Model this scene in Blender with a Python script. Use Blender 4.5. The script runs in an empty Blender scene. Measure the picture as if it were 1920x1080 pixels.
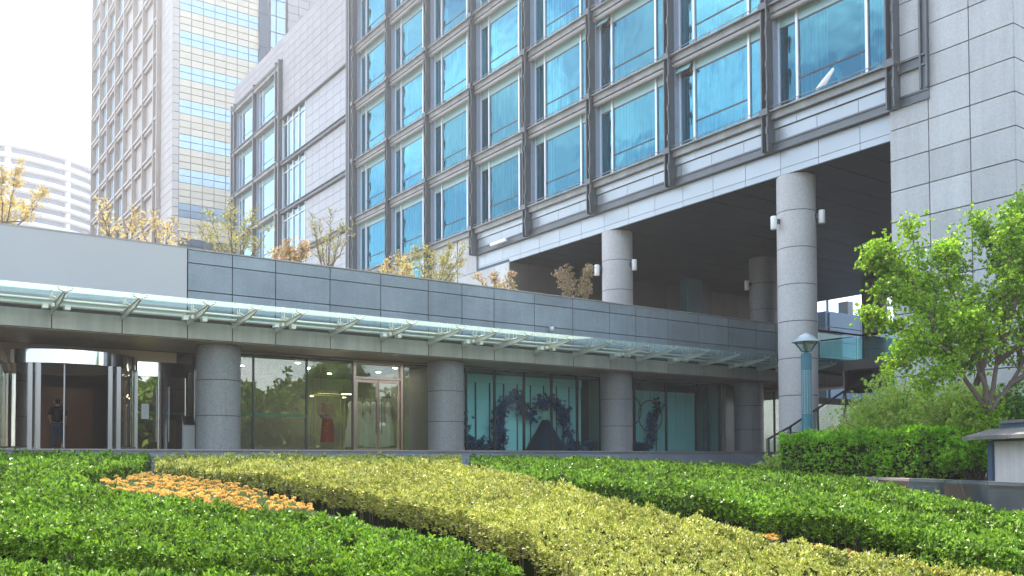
import bpy, math, random
import numpy as np
from mathutils import Matrix, Vector
C = bpy.context.collection
S = bpy.context.scene
rng = np.random.default_rng(7)
random.seed(7)
R = math.radians
# ---------------------------------------------------------------- camera, sky, sun, exposure
# X runs along the low podium front (away to the right), Y along the tower facade (away to the left), eye level is z = 0
cam = bpy.data.cameras.new('camera'); co = bpy.data.objects.new('camera', cam); C.objects.link(co)
cam.sensor_width = 36; cam.lens = 36*1706.8/1920; cam.shift_y = (818.326-540)/1920
cam.clip_start = .1; cam.clip_end = 6000
YA = .6118
co.matrix_world = Matrix.Rotation(-YA, 4, 'Z') @ Matrix.Rotation(math.pi/2+.0276, 4, 'X') @ Matrix.Rotation(-.004, 4, 'Z')
S.camera = co
SUN_DIR = Vector((.26, .966, 0)).normalized()
EL = R(60)
w = bpy.data.worlds.new('World'); S.world = w; w.use_nodes = True
nt = w.node_tree; nt.nodes.clear(); L = nt.links.new
def wn(t, **k):
    n = nt.nodes.new(t)
    for a, b in k.items(): setattr(n, a, b)
    return n
out = wn('ShaderNodeOutputWorld'); bg = wn('ShaderNodeBackground'); sky = wn('ShaderNodeTexSky', sky_type='NISHITA')
sky.sun_disc = False; sky.sun_elevation = EL; sky.sun_rotation = math.atan2(SUN_DIR.x, SUN_DIR.y)
sky.air_density = 1.0; sky.dust_density = 1.2; sky.ozone_density = .7
tc = wn('ShaderNodeTexCoord'); mp = wn('ShaderNodeMapping'); mp.inputs['Scale'].default_value = (1.6, 1.6, 3.2)
nz = wn('ShaderNodeTexNoise'); nz.inputs['Scale'].default_value = 1.9; nz.inputs['Detail'].default_value = 5; nz.inputs['Roughness'].default_value = .55
rp = wn('ShaderNodeValToRGB'); rp.color_ramp.elements[0].position = .47; rp.color_ramp.elements[1].position = .66
mx = wn('ShaderNodeMix', data_type='RGBA'); mx.inputs[7].default_value = (10.5, 11.0, 11.2, 1)
ml = wn('ShaderNodeMath', operation='MULTIPLY'); ml.inputs[1].default_value = .85
L(tc.outputs['Generated'], mp.inputs[0]); L(mp.outputs[0], nz.inputs['Vector']); L(nz.outputs['Fac'], rp.inputs[0]); L(rp.outputs[0], ml.inputs[0])
L(ml.outputs[0], mx.inputs[0]); L(sky.outputs[0], mx.inputs[6]); L(mx.outputs[2], bg.inputs[0]); L(bg.outputs[0], out.inputs[0])
bg.inputs[1].default_value = .15
sd = bpy.data.lights.new('sun', 'SUN'); so = bpy.data.objects.new('sun', sd); C.objects.link(so)
sd.energy = 4.0; sd.angle = R(.5); sd.color = (1, .92, .80)
sv = Vector((SUN_DIR.x*math.cos(EL), SUN_DIR.y*math.cos(EL), math.sin(EL)))
so.rotation_euler = sv.to_track_quat('Z', 'Y').to_euler(); so.location = (0, 60, 90)
S.view_settings.view_transform = 'Standard'; S.view_settings.look = 'None'; S.view_settings.gamma = 1
S.view_settings.exposure = 1.62
S.cycles.max_bounces = 7; S.cycles.transparent_max_bounces = 24; S.cycles.diffuse_bounces = 4; S.cycles.glossy_bounces = 4
S.cycles.caustics_reflective = False; S.cycles.caustics_refractive = False; S.cycles.sample_clamp_indirect = 6
S.cycles.use_denoising = True

# ---------------------------------------------------------------- materials
def sr(h):
    h = h.lstrip('#'); v = [int(h[i:i+2], 16)/255 for i in (0, 2, 4)]
    return tuple(x/12.92 if x <= .04045 else ((x+.055)/1.055)**2.4 for x in v)
MATS = {}
class NB:
    def __init__(s, name):
        s.m = bpy.data.materials.new(name); s.m.use_nodes = True; s.t = s.m.node_tree; s.t.nodes.clear()
        s.o = s.n('ShaderNodeOutputMaterial'); MATS[name] = s.m
    def n(s, t, **k):
        x = s.t.nodes.new(t)
        for a, b in k.items(): setattr(x, a, b)
        return x
    def l(s, a, b): s.t.links.new(a, b)
    def math(s, op, a, b=None):
        x = s.n('ShaderNodeMath', operation=op)
        for i, v in enumerate((a, b)):
            if v is None: continue
            if isinstance(v, (int, float)): x.inputs[i].default_value = v
            else: s.l(v, x.inputs[i])
        return x.outputs[0]
    def noise(s, scale, detail=4, vec=None, rough=.55):
        x = s.n('ShaderNodeTexNoise'); x.inputs['Scale'].default_value = scale; x.inputs['Detail'].default_value = detail; x.inputs['Roughness'].default_value = rough
        if vec is None: vec = s.n('ShaderNodeNewGeometry').outputs['Position']
        s.l(vec, x.inputs['Vector']); return x.outputs['Fac']
    def col(s, c):
        x = s.n('ShaderNodeRGB'); x.outputs[0].default_value = (*c, 1); return x.outputs[0]
    def mul(s, colr, fac):
        x = s.n('ShaderNodeVectorMath', operation='SCALE'); s.l(colr, x.inputs[0]); s.l(fac, x.inputs['Scale']); return x.outputs[0]
    def mix(s, f, a, b):
        x = s.n('ShaderNodeMix', data_type='RGBA')
        for i, v in ((0, f), (6, a), (7, b)):
            if isinstance(v, (int, float)): x.inputs[i].default_value = v
            elif isinstance(v, tuple): x.inputs[i].default_value = (*v, 1)
            else: s.l(v, x.inputs[i])
        return x.outputs[2]
    def mapr(s, v, a, b, c, d):
        x = s.n('ShaderNodeMapRange'); s.l(v, x.inputs[0])
        for i, q in enumerate((a, b, c, d)): x.inputs[i+1].default_value = q
        return x.outputs[0]
def mat(name, c, rough=.6, metal=0., isl=.0, big=0., bigs=.5, fine=0., fines=40., bump=0., spec=.5, streak=0.):
    b = NB(name); p = b.n('ShaderNodeBsdfPrincipled'); b.l(p.outputs[0], b.o.inputs[0])
    p.inputs['Roughness'].default_value = rough; p.inputs['Metallic'].default_value = metal; p.inputs['Specular IOR Level'].default_value = spec
    cc = b.col(c); f = None
    def acc(v):
        nonlocal f
        f = v if f is None else b.math('MULTIPLY', f, v)
    if isl: acc(b.mapr(b.n('ShaderNodeNewGeometry').outputs['Random Per Island'], 0, 1, 1-isl, 1+isl))
    if big: acc(b.mapr(b.noise(bigs, 5), .3, .7, 1-big, 1+big))
    if fine:
        fn = b.noise(fines, 3, rough=.7); acc(b.mapr(fn, .3, .7, 1-fine, 1+fine))
    if streak:
        g = b.n('ShaderNodeNewGeometry'); m = b.n('ShaderNodeMapping'); m.inputs['Scale'].default_value = (2.2, 2.2, .12); b.l(g.outputs['Position'], m.inputs[0])
        acc(b.mapr(b.noise(1.6, 5, m.outputs[0]), .35, .7, 1+streak*.3, 1-streak))
    if f is not None: cc = b.mul(cc, f)
    b.l(cc, p.inputs['Base Color'])
    if bump:
        bn = b.n('ShaderNodeBump'); bn.inputs['Strength'].default_value = bump; bn.inputs['Distance'].default_value = .02
        b.l(b.noise(fines, 4), bn.inputs['Height']); b.l(bn.outputs[0], p.inputs['Normal'])
    return b.m
def glass(name, tint, refl, base, wob=.0, wobs=.6, rough=.0, ovar=0., trl=0., trc=(1, 1, 1)):
    b = NB(name); tr = b.n('ShaderNodeBsdfTransparent'); tr.inputs[0].default_value = (*tint, 1)
    gl = b.n('ShaderNodeBsdfGlossy'); gl.inputs['Roughness'].default_value = rough; gl.inputs[0].default_value = (*refl, 1)
    lw = b.n('ShaderNodeLayerWeight'); lw.inputs[0].default_value = .5
    fac = b.math('ADD', b.math('MULTIPLY', b.math('POWER', lw.outputs['Facing'], 5), .92), base+.05); x = b.n('ShaderNodeClamp'); b.l(fac, x.inputs[0])
    ms = b.n('ShaderNodeMixShader'); b.l(x.outputs[0], ms.inputs[0])
    if trl:
        t2 = b.n('ShaderNodeBsdfTranslucent'); t2.inputs[0].default_value = (*trc, 1); m2 = b.n('ShaderNodeMixShader'); m2.inputs[0].default_value = trl
        b.l(tr.outputs[0], m2.inputs[1]); b.l(t2.outputs[0], m2.inputs[2]); b.l(m2.outputs[0], ms.inputs[1])
    else: b.l(tr.outputs[0], ms.inputs[1])
    b.l(gl.outputs[0], ms.inputs[2])
    if ovar:
        rv = b.mapr(b.n('ShaderNodeObjectInfo').outputs['Random'], 0, 1, 1-ovar, 1+ovar*.5); b.l(b.mul(b.col(tint), rv), tr.inputs[0]); b.l(b.mul(b.col(refl), rv), gl.inputs[0])
    if wob:
        bn = b.n('ShaderNodeBump'); bn.inputs['Strength'].default_value = wob; bn.inputs['Distance'].default_value = .1
        b.l(b.noise(wobs, 2), bn.inputs['Height']); b.l(bn.outputs[0], gl.inputs['Normal'])
    b.l(ms.outputs[0], b.o.inputs[0]); return b.m
def leaf(name, cols, rough=.38, trl=.4, spec=.5, patch=.25):
    b = NB(name); g = b.n('ShaderNodeNewGeometry'); r = b.n('ShaderNodeValToRGB'); e = r.color_ramp.elements
    while len(e) < len(cols): e.new(.5)
    for i, c in enumerate(cols): e[i].position = i/(len(cols)-1); e[i].color = (*c, 1)
    b.l(g.outputs['Random Per Island'], r.inputs[0])
    cc = b.mul(r.outputs[0], b.mapr(b.noise(.9, 3), .3, .7, 1-patch, 1+patch))
    p = b.n('ShaderNodeBsdfPrincipled'); p.inputs['Roughness'].default_value = rough; p.inputs['Specular IOR Level'].default_value = spec
    t = b.n('ShaderNodeBsdfTranslucent'); m = b.n('ShaderNodeMixShader'); m.inputs[0].default_value = trl
    b.l(cc, p.inputs['Base Color']); b.l(cc, t.inputs[0]); b.l(p.outputs[0], m.inputs[1]); b.l(t.outputs[0], m.inputs[2]); b.l(m.outputs[0], b.o.inputs[0]); return b.m
def lit(name, c, s):
    b = NB(name); e = b.n('ShaderNodeEmission'); e.inputs[0].default_value = (*c, 1); e.inputs[1].default_value = s; b.l(e.outputs[0], b.o.inputs[0]); return b.m

mat('pale_stone', (.46, .475, .48), .7, isl=.10, big=.08, fine=.10, fines=14, bump=.05, streak=.10)
mat('lilac_stone', (.40, .385, .395), .7, isl=.05, big=.05, fine=.06, streak=.05)
mat('metal_panel', (.37, .415, .445), .36, metal=.35, isl=.04, big=.04)
mat('parapet_stone', (.25, .305, .34), .5, isl=.10, big=.16, bigs=.7, fine=.10, fines=14, bump=.04, streak=.10)
mat('fascia_stone', (.38, .36, .33), .6, isl=.06, big=.12, bigs=.8, fine=.08, streak=.2)
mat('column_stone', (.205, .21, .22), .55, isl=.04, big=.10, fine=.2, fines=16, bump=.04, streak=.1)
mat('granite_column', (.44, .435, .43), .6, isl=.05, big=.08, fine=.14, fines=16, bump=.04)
mat('joint', (.03, .03, .035), .9)
mat('dark_joint', (.075, .06, .055), .9)
mat('grey_metal', (.115, .128, .138), .45, metal=.4, big=.12, bigs=1.2)
mat('ledge_metal', (.23, .235, .23), .5, metal=.4, big=.25, bigs=1.5, fine=.1, fines=12)
mat('beige_frame', (.44, .38, .33), .5, metal=.2, big=.1)
mat('tube_metal', (.27, .27, .265), .4, metal=.3, big=.1)
mat('white_metal', (.74, .77, .82), .35, metal=.2)
mat('jamb_metal', (.34, .41, .52), .4, metal=.3)
mat('dark_metal', (.05, .055, .06), .4, metal=.5)
mat('curtain', (.85, .92, .93), .9, isl=.1)
def curtain_mat(name, c):
    # sheer cloth: denser and thinner streaks put in the shading of its folds
    b = NB(name); g = b.n('ShaderNodeNewGeometry'); m = b.n('ShaderNodeMapping'); m.inputs['Scale'].default_value = (9, 9, .05); b.l(g.outputs['Position'], m.inputs[0])
    f = b.noise(1.0, 3, m.outputs[0]); p = b.n('ShaderNodeBsdfDiffuse'); p.inputs[0].default_value = (*c, 1); tl = b.n('ShaderNodeBsdfTranslucent'); tl.inputs[0].default_value = (*c, 1)
    t = b.n('ShaderNodeBsdfTransparent'); m1 = b.n('ShaderNodeMixShader'); m1.inputs[0].default_value = .3; b.l(p.outputs[0], m1.inputs[1]); b.l(tl.outputs[0], m1.inputs[2])
    m2 = b.n('ShaderNodeMixShader'); b.l(b.mapr(f, .38, .62, .25, 1.0), m2.inputs[0]); b.l(t.outputs[0], m2.inputs[1]); b.l(m1.outputs[0], m2.inputs[2]); b.l(m2.outputs[0], b.o.inputs[0])
MATS.pop('curtain', None); curtain_mat('sheer_curtain', (.88, .93, .92))
mat('room_dark', (.07, .11, .13), .9)
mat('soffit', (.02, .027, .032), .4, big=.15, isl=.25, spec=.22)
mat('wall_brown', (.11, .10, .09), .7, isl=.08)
mat('white_panel', (.40, .41, .435), .55, isl=.03)
mat('sign_board', (.47, .48, .48), .45, big=.03, bigs=.3)
mat('cream_panel', (.64, .59, .48), .5, isl=.05)
mat('grey_cream', (.54, .50, .46), .6, isl=.05)
mat('canopy_metal', (.66, .63, .58), .4, metal=.3, big=.12)
mat('warm_soffit', (.36, .27, .19), .35, big=.15, fine=.05)
mat('cream_trim', (.66, .56, .43), .5, isl=.05)
mat('steel', (.62, .62, .62), .08, metal=1)
mat('brushed_steel', (.30, .30, .31), .3, metal=1)
mat('rose_gold', (.58, .40, .33), .22, metal=1)
mat('gold', (.75, .58, .22), .25, metal=1)
mat('step_stone', (.20, .23, .27), .5, isl=.08, big=.1, streak=.1)
mat('floor_stone', (.28, .27, .26), .35)
mat('lobby_wall', (.07, .048, .034), .5, big=.15)
mat('lobby_wood', (.10, .045, .025), .4, big=.2)
mat('shop_wall', (.30, .28, .25), .8, big=.1)
mat('backdrop', (.88, .93, .92), .7)
mat('asphalt', (.06, .06, .06), .9, big=.2)
mat('soil', (.09, .065, .045), .95, big=.3, fine=.3, fines=15)
mat('teal_paint', (.008, .115, .155), .4, big=.06)
mat('lamp_cap', (.42, .52, .56), .35, metal=.3)
mat('lamp_white', (.8, .8, .78), .5)
mat('plaster', (.55, .53, .51), .85, big=.10, bigs=1.6, fine=.06, fines=14, streak=.12, bump=.1)
mat('tile_grey', (.16, .15, .145), .75, big=.2, bigs=3, fine=.2, fines=20)
mat('blue_grey_paint', (.045, .085, .14), .6, big=.15)
mat('planter_stone', (.30, .25, .23), .7, isl=.06, big=.12)
mat('polished_granite', (.10, .13, .16), .18, isl=.05, big=.25, bigs=1.1)
mat('bark', (.16, .125, .10), .85, big=.2, fine=.25, fines=25, bump=.3)
mat('bark_grey', (.13, .105, .085), .85, big=.2, fine=.2, fines=25)
mat('twig', (.10, .075, .05), .9, big=.3)
mat('hedge_shade', (.012, .018, .004), 1, spec=0)
mat('skin', (.50, .30, .21), .55); mat('hair', (.012, .01, .01), .6)
mat('shirt_dark', (.035, .022, .025), .85); mat('denim', (.07, .11, .19), .9, fine=.25, fines=30); mat('shoe_tan', (.5, .36, .2), .7); mat('shoe_sole', (.7, .6, .35), .7)
mat('red_cloth', (.62, .06, .05), .7, big=.35, bigs=8); mat('pink_cloth', (.75, .32, .3), .7, big=.5, bigs=12)
mat('gown', (.8, .78, .74), .8, isl=.12); mat('navy_cloth', (.008, .015, .05), .6); mat('cream_cloth', (.55, .5, .36), .7)
leaf('blue_bloom', [(.01, .03, .10), (.02, .08, .25), (.06, .16, .42), (.03, .11, .18)], trl=.2)
mat('copper', (.45, .25, .15), .3, metal=.9)
mat('paper', (.75, .78, .78), .8); mat('white_tower', (.58, .58, .60), .7, isl=.02); mat('far_glass', (.09, .12, .16), .2, isl=.15)
mat('blue_cladding', (.10, .19, .29), .5, isl=.08)
mat('brown_fascia', (.07, .055, .05), .5)
mat('planter_gravel', (.4, .39, .36), .9)
lit('spot_lit', (1, .9, .74), 45)
lit('linear_lit', (1, .85, .6), 9)
glass('tower_glass', (.045, .44, .53), (.25, .76, .96), .19, wob=.2, wobs=.7, ovar=.35)
mat('transom_panel', (.30, .50, .53), .25)
glass('transom_glass', (.55, .85, .85), (.80, 1, 1), .20, trl=.6, trc=(.55, .8, .82))
glass('wing_glass', (.3, .6, .7), (.55, .80, .93), .45, wob=.1, wobs=.3)
glass('white_glass', (.5, .5, .5), (.95, .96, 1), .75, rough=.05)
glass('shop_glass', (.60, .70, .62), (.95, 1, .90), .10, wob=.03, wobs=.5)
glass('entrance_glass', (.62, .68, .62), (1, 1, .92), .26, wob=.05, wobs=.9)
glass('display_glass', (.58, .95, .95), (.8, 1, 1), .01, wob=.02, wobs=.5)
glass('canopy_glass', (.45, .80, .76), (.85, 1, 1), .0, trl=.62, trc=(.66, .85, .77))
glass('rail_glass', (.30, .60, .62), (.8, 1, 1), .06)
glass('clear_glass', (.8, .88, .86), (1, 1, 1), .05)
glass('tower2_blue', (.35, .5, .6), (.66, .82, .92), .45, rough=.3)
leaf('leaf_hedge', [(.035, .085, .008), (.10, .22, .014), (.19, .36, .022), (.31, .48, .05)], rough=.40, trl=.3, patch=.35, spec=.35)
leaf('leaf_yellow', [(.13, .20, .02), (.36, .40, .045), (.53, .53, .09), (.74, .71, .30)], rough=.42, trl=.22, patch=.3)
leaf('leaf_box', [(.10, .32, .01), (.22, .52, .02), (.33, .64, .03), (.44, .72, .06)], rough=.4, trl=.58)
leaf('leaf_ginkgo', [(.09, .25, .012), (.22, .44, .02), (.36, .58, .03), (.50, .68, .06)], rough=.45, trl=.42)
leaf('leaf_shrub', [(.18, .40, .03), (.34, .58, .05), (.52, .68, .12), (.66, .62, .30)], rough=.45, trl=.5)
leaf('leaf_dark', [(.03, .10, .012), (.08, .22, .02), (.13, .32, .03)], rough=.35, trl=.3)
leaf('leaf_olive', [(.20, .20, .05), (.36, .34, .10), (.46, .42, .14), (.3, .33, .08)], rough=.5, trl=.5)
leaf('leaf_gold', [(.5, .36, .10), (.6, .46, .16), (.66, .55, .3), (.42, .38, .1)], rough=.5, trl=.5)
leaf('leaf_pink', [(.55, .30, .32), (.68, .45, .46), (.45, .38, .15), (.35, .35, .1)], rough=.5, trl=.4)
leaf('petal_orange', [(.66, .36, .06), (.80, .52, .13), (.88, .66, .26)], rough=.6, trl=.3)
leaf('leaf_grey', [(.10, .18, .06), (.2, .27, .13), (.08, .16, .03)], rough=.6, trl=.3)
leaf('leaf_street', [(.06, .12, .01), (.14, .24, .02), (.25, .36, .04)], rough=.4, trl=.3)

# ---------------------------------------------------------------- mesh helpers
def wloc(o):
    v = Vector((0, 0, 0))
    while o is not None: v += o.location; o = o.parent
    return v
def tag(o, label=None, cat=None, group=None, kind=None):
    if label: o['label'] = label
    if cat: o['category'] = cat
    if group: o['group'] = group
    if kind: o['kind'] = kind
    return o
def thing(name, label, cat, loc=(0, 0, 0), group=None):
    o = bpy.data.objects.new(name, None); C.objects.link(o); o.location = loc; o.empty_display_size = .2
    return tag(o, label, cat, group)
class MB:
    def __init__(s): s.v = []; s.f = []; s.sm = []
    def add(s, vs, fs, smooth=False):
        k = len(s.v); s.v += [tuple(q) for q in vs]; s.f += [tuple(i+k for i in f) for f in fs]; s.sm += [smooth]*len(fs); return s
    def box(s, x0, x1, y0, y1, z0, z1):
        x0, x1 = sorted((x0, x1)); y0, y1 = sorted((y0, y1)); z0, z1 = sorted((z0, z1))
        return s.add([(x0, y0, z0), (x1, y0, z0), (x1, y1, z0), (x0, y1, z0), (x0, y0, z1), (x1, y0, z1), (x1, y1, z1), (x0, y1, z1)],
              [(0, 3, 2, 1), (4, 5, 6, 7), (0, 1, 5, 4), (1, 2, 6, 5), (2, 3, 7, 6), (3, 0, 4, 7)])
    def prism(s, poly, axis, a, b):
        # polygon in the two other axes, pulled along axis from a to b
        n = len(poly)
        def pt(q, h): return {'x': (h, q[0], q[1]), 'y': (q[0], h, q[1]), 'z': (q[0], q[1], h)}[axis]
        return s.add([pt(q, a) for q in poly]+[pt(q, b) for q in poly], [tuple(range(n))[::-1], tuple(range(n, 2*n))]+[(i, (i+1) % n, n+(i+1) % n, n+i) for i in range(n)])
    def tube(s, pts, rad, n=8, cap=True):
        pts = [Vector(p) for p in pts]; m = len(pts)
        rs = rad if isinstance(rad, (list, tuple)) else [rad]*m
        vs = []; ref = None
        for i, p in enumerate(pts):
            d = (pts[min(i+1, m-1)]-pts[max(i-1, 0)])
            d = d.normalized() if d.length > 1e-9 else Vector((0, 0, 1))
            if ref is None: ref = d.orthogonal().normalized()
            ref = (ref-d*ref.dot(d)); ref = ref.normalized() if ref.length > 1e-6 else d.orthogonal().normalized()
            b = d.cross(ref)
            for k in range(n):
                a = 2*math.pi*k/n; vs.append(p+(ref*math.cos(a)+b*math.sin(a))*rs[i])
        fs = [(i*n+k, i*n+(k+1) % n, (i+1)*n+(k+1) % n, (i+1)*n+k) for i in range(m-1) for k in range(n)]
        s.add(vs, fs, True)
        if cap: s.add([vs[k] for k in range(n)], [tuple(range(n))[::-1]]); s.add([vs[(m-1)*n+k] for k in range(n)], [tuple(range(n))])
        return s
    def lathe(s, cx, cy, prof, n=32, smooth=True, fold=0, foldn=9, a0=0, a1=2*math.pi, caps=True):
        full = abs(a1-a0-2*math.pi) < 1e-6; k = n if full else n+1; vs = []
        for (r, z) in prof:
            for i in range(k):
                a = a0+(a1-a0)*i/n; rr = r*(1+fold*math.sin(foldn*a)+fold*.5*math.sin(foldn*1.7*a+1))
                vs.append((cx+rr*math.cos(a), cy+rr*math.sin(a), z))
        fs = [(j*k+i, j*k+(i+1) % k, (j+1)*k+(i+1) % k, (j+1)*k+i) for j in range(len(prof)-1) for i in range(n)]
        s.add(vs, fs, smooth)
        if full and caps: s.add(vs[:k], [tuple(range(k))[::-1]]); s.add(vs[-k:], [tuple(range(k))])
        return s
    def sheet(s, axis, c, a0, a1, z0, z1):
        q = [(a0, z0), (a1, z0), (a1, z1), (a0, z1)]
        return s.add([(c, a, z) if axis == 'x' else (a, c, z) for a, z in q], [(0, 1, 2, 3)])
    def panels(s, axis, c, th, A, Z, gap=.02):
        # tiles standing in a plane: axis 'x' (plane x=c) or 'y'; th = thickness towards +axis; A, Z = lists of joint lines
        for i in range(len(A)-1):
            for j in range(len(Z)-1):
                a0, a1 = A[i]+gap/2, A[i+1]-gap/2; z0, z1 = Z[j]+gap/2, Z[j+1]-gap/2
                if axis == 'x': s.box(c, c+th, a0, a1, z0, z1)
                else: s.box(a0, a1, c, c+th, z0, z1)
        return s
    def build(s, name, m, parent=None, label=None, kind=None):
        o = W = None
        W = wloc(parent) if parent else Vector((0, 0, 0))
        me = bpy.data.meshes.new(name)
        me.from_pydata([(a-W.x, b-W.y, c-W.z) for a, b, c in s.v], [], s.f); me.polygons.foreach_set('use_smooth', s.sm)
        me.materials.append(MATS[m]); me.update()
        o = bpy.data.objects.new(name, me); C.objects.link(o)
        if parent: o.parent = parent
        return tag(o, label, kind=kind)
def fr(a, b, n): return [a+(b-a)*i/n for i in range(n+1)]
def steps_to(a, b, st):
    o = [a]
    while o[-1]+st < b-1e-3: o.append(o[-1]+st)
    return o+[b]
def np_mesh(name, V, F, m, parent=None, kind=None, smooth=False):
    W = wloc(parent) if parent else Vector((0, 0, 0))
    me = bpy.data.meshes.new(name); V = np.asarray(V, np.float32)-np.array(W, np.float32)
    n = len(F); k = F.shape[1]
    me.vertices.add(len(V)); me.vertices.foreach_set('co', V.ravel()); me.loops.add(n*k); me.loops.foreach_set('vertex_index', F.astype(np.int32).ravel())
    me.polygons.add(n); me.polygons.foreach_set('loop_start', np.arange(0, n*k, k, dtype=np.int32)); me.polygons.foreach_set('loop_total', np.full(n, k, np.int32))
    me.update(calc_edges=True); me.materials.append(MATS[m])
    o = bpy.data.objects.new(name, me); C.objects.link(o)
    if parent: o.parent = parent
    return tag(o, kind=kind)
def unit(a): return a/np.maximum(np.linalg.norm(a, axis=1, keepdims=True), 1e-9)
def leaves(P, D, ln, wd, fold=.25):
    # one folded four-corner leaf at each point P, growing along D
    n = len(P); D = unit(D); r = rng.normal(size=(n, 3)); sd = unit(np.cross(D, r)); up = np.cross(sd, D)
    ln = np.broadcast_to(np.asarray(ln, float), (n,))[:, None]*(.7+.6*rng.random((n, 1))); wd = np.broadcast_to(np.asarray(wd, float), (n,))[:, None]*(.75+.5*rng.random((n, 1)))
    a = P; b = P+D*ln*.5+sd*wd*.5+up*wd*fold; c = P+D*ln-up*ln*.12; d = P+D*ln*.5-sd*wd*.5+up*wd*fold
    V = np.stack([a, b, c, d], 1).reshape(-1, 3); F = np.arange(4*n).reshape(n, 4); return V, F
def rosettes(P, N, k, ln, wd, spread=.9, lift=.0):
    # k leaves fanned round the growing direction N at every point
    n = len(P); N = unit(N); r = unit(np.cross(N, rng.normal(size=(n, 3)))); t = np.cross(N, r); PP = []; DD = []; LL = []; WW = []
    ln = np.broadcast_to(np.asarray(ln, float), (n,)); wd = np.broadcast_to(np.asarray(wd, float), (n,))
    for j in range(k):
        a = 2*math.pi*(j/k)+rng.random((n, 1))*.9; s_ = spread*(.5+rng.random((n, 1)))
        PP.append(P-N*(ln[:, None]*rng.random((n, 1))*.8)); DD.append(N+(r*np.cos(a)+t*np.sin(a))*s_); LL.append(ln); WW.append(wd)
    return leaves(np.concatenate(PP), np.concatenate(DD), np.concatenate(LL), np.concatenate(WW))
# ---------------------------------------------------------------- ground
PA, PB, PC = .0607, -.0046, -1.3085
def bed(x, y): return PA*y+PB*x+PC
gx = np.concatenate([[-400, -200, -60], np.arange(-30, 60, 1.5), [80, 200, 420]]); gy = np.concatenate([[-400, -200, -60], np.arange(-30, 40, 1.5), [60, 150, 300, 420]])
GX, GY = np.meshgrid(gx, gy); GZ = np.clip(bed(np.clip(GX, -30, 60), GY)-.62, -2.1, -.35)
idx = np.arange(GX.size).reshape(GX.shape)
gf = np.stack([idx[:-1, :-1], idx[:-1, 1:], idx[1:, 1:], idx[1:, :-1]], -1).reshape(-1, 4)
np_mesh('ground', np.stack([GX, GY, GZ], -1).reshape(-1, 3), gf, 'soil', kind='structure')

# ---------------------------------------------------------------- hotel tower
V = 26.6; U0 = 21.447; SB = 4.9604; Z0 = 12.62; H = 3.895
def post_y(i): return U0+i*SB
HT = thing('hotel_tower', 'large hotel block with teal curtained windows raised on round stone columns', 'building', (V, 21, 0))
zj = [12.528+.989*k for k in range(-15, 26)]
MB().panels('x', V+.02, .1, [12.81, 14.12, 15.42, 16.73], zj, .034).build('stone_wall', 'pale_stone', HT, 'pale panelled stone wall')
MB().panels('y', 12.81, .1, steps_to(V+.02, 50, 1.31), zj, .034).build('end_wall', 'pale_stone', HT)
m = MB(); m.box(V+.12, 50, 12.9, 16.72, -2.3, 37).box(V+2.4, 50.3, 16.72, 57, 10.45, 37)
m.box(V+.12, 50.3, 38.35, 57.2, 2, 10.45)
for j in range(-1, 7):
    z = Z0+H*j
    if j >= 0: m.box(V+.36, V+2.4, 16.6, 57, z-.5, z-.02)
    else: m.box(V+.36, V+2.4, 41, 57, z-.5, z-.02)
for i in range(-1, 8): m.box(V+.4, V+2.4, post_y(i)-.08, post_y(i)+.08, Z0-.3, 37)
m.build('core', 'room_dark', HT)
# roof cornice above the last row
MB().box(V-.2, V+2.4, 16.4, 57.2, Z0+H*6, Z0+H*6+1.0).build('roof', 'lilac_stone', HT)

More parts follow.
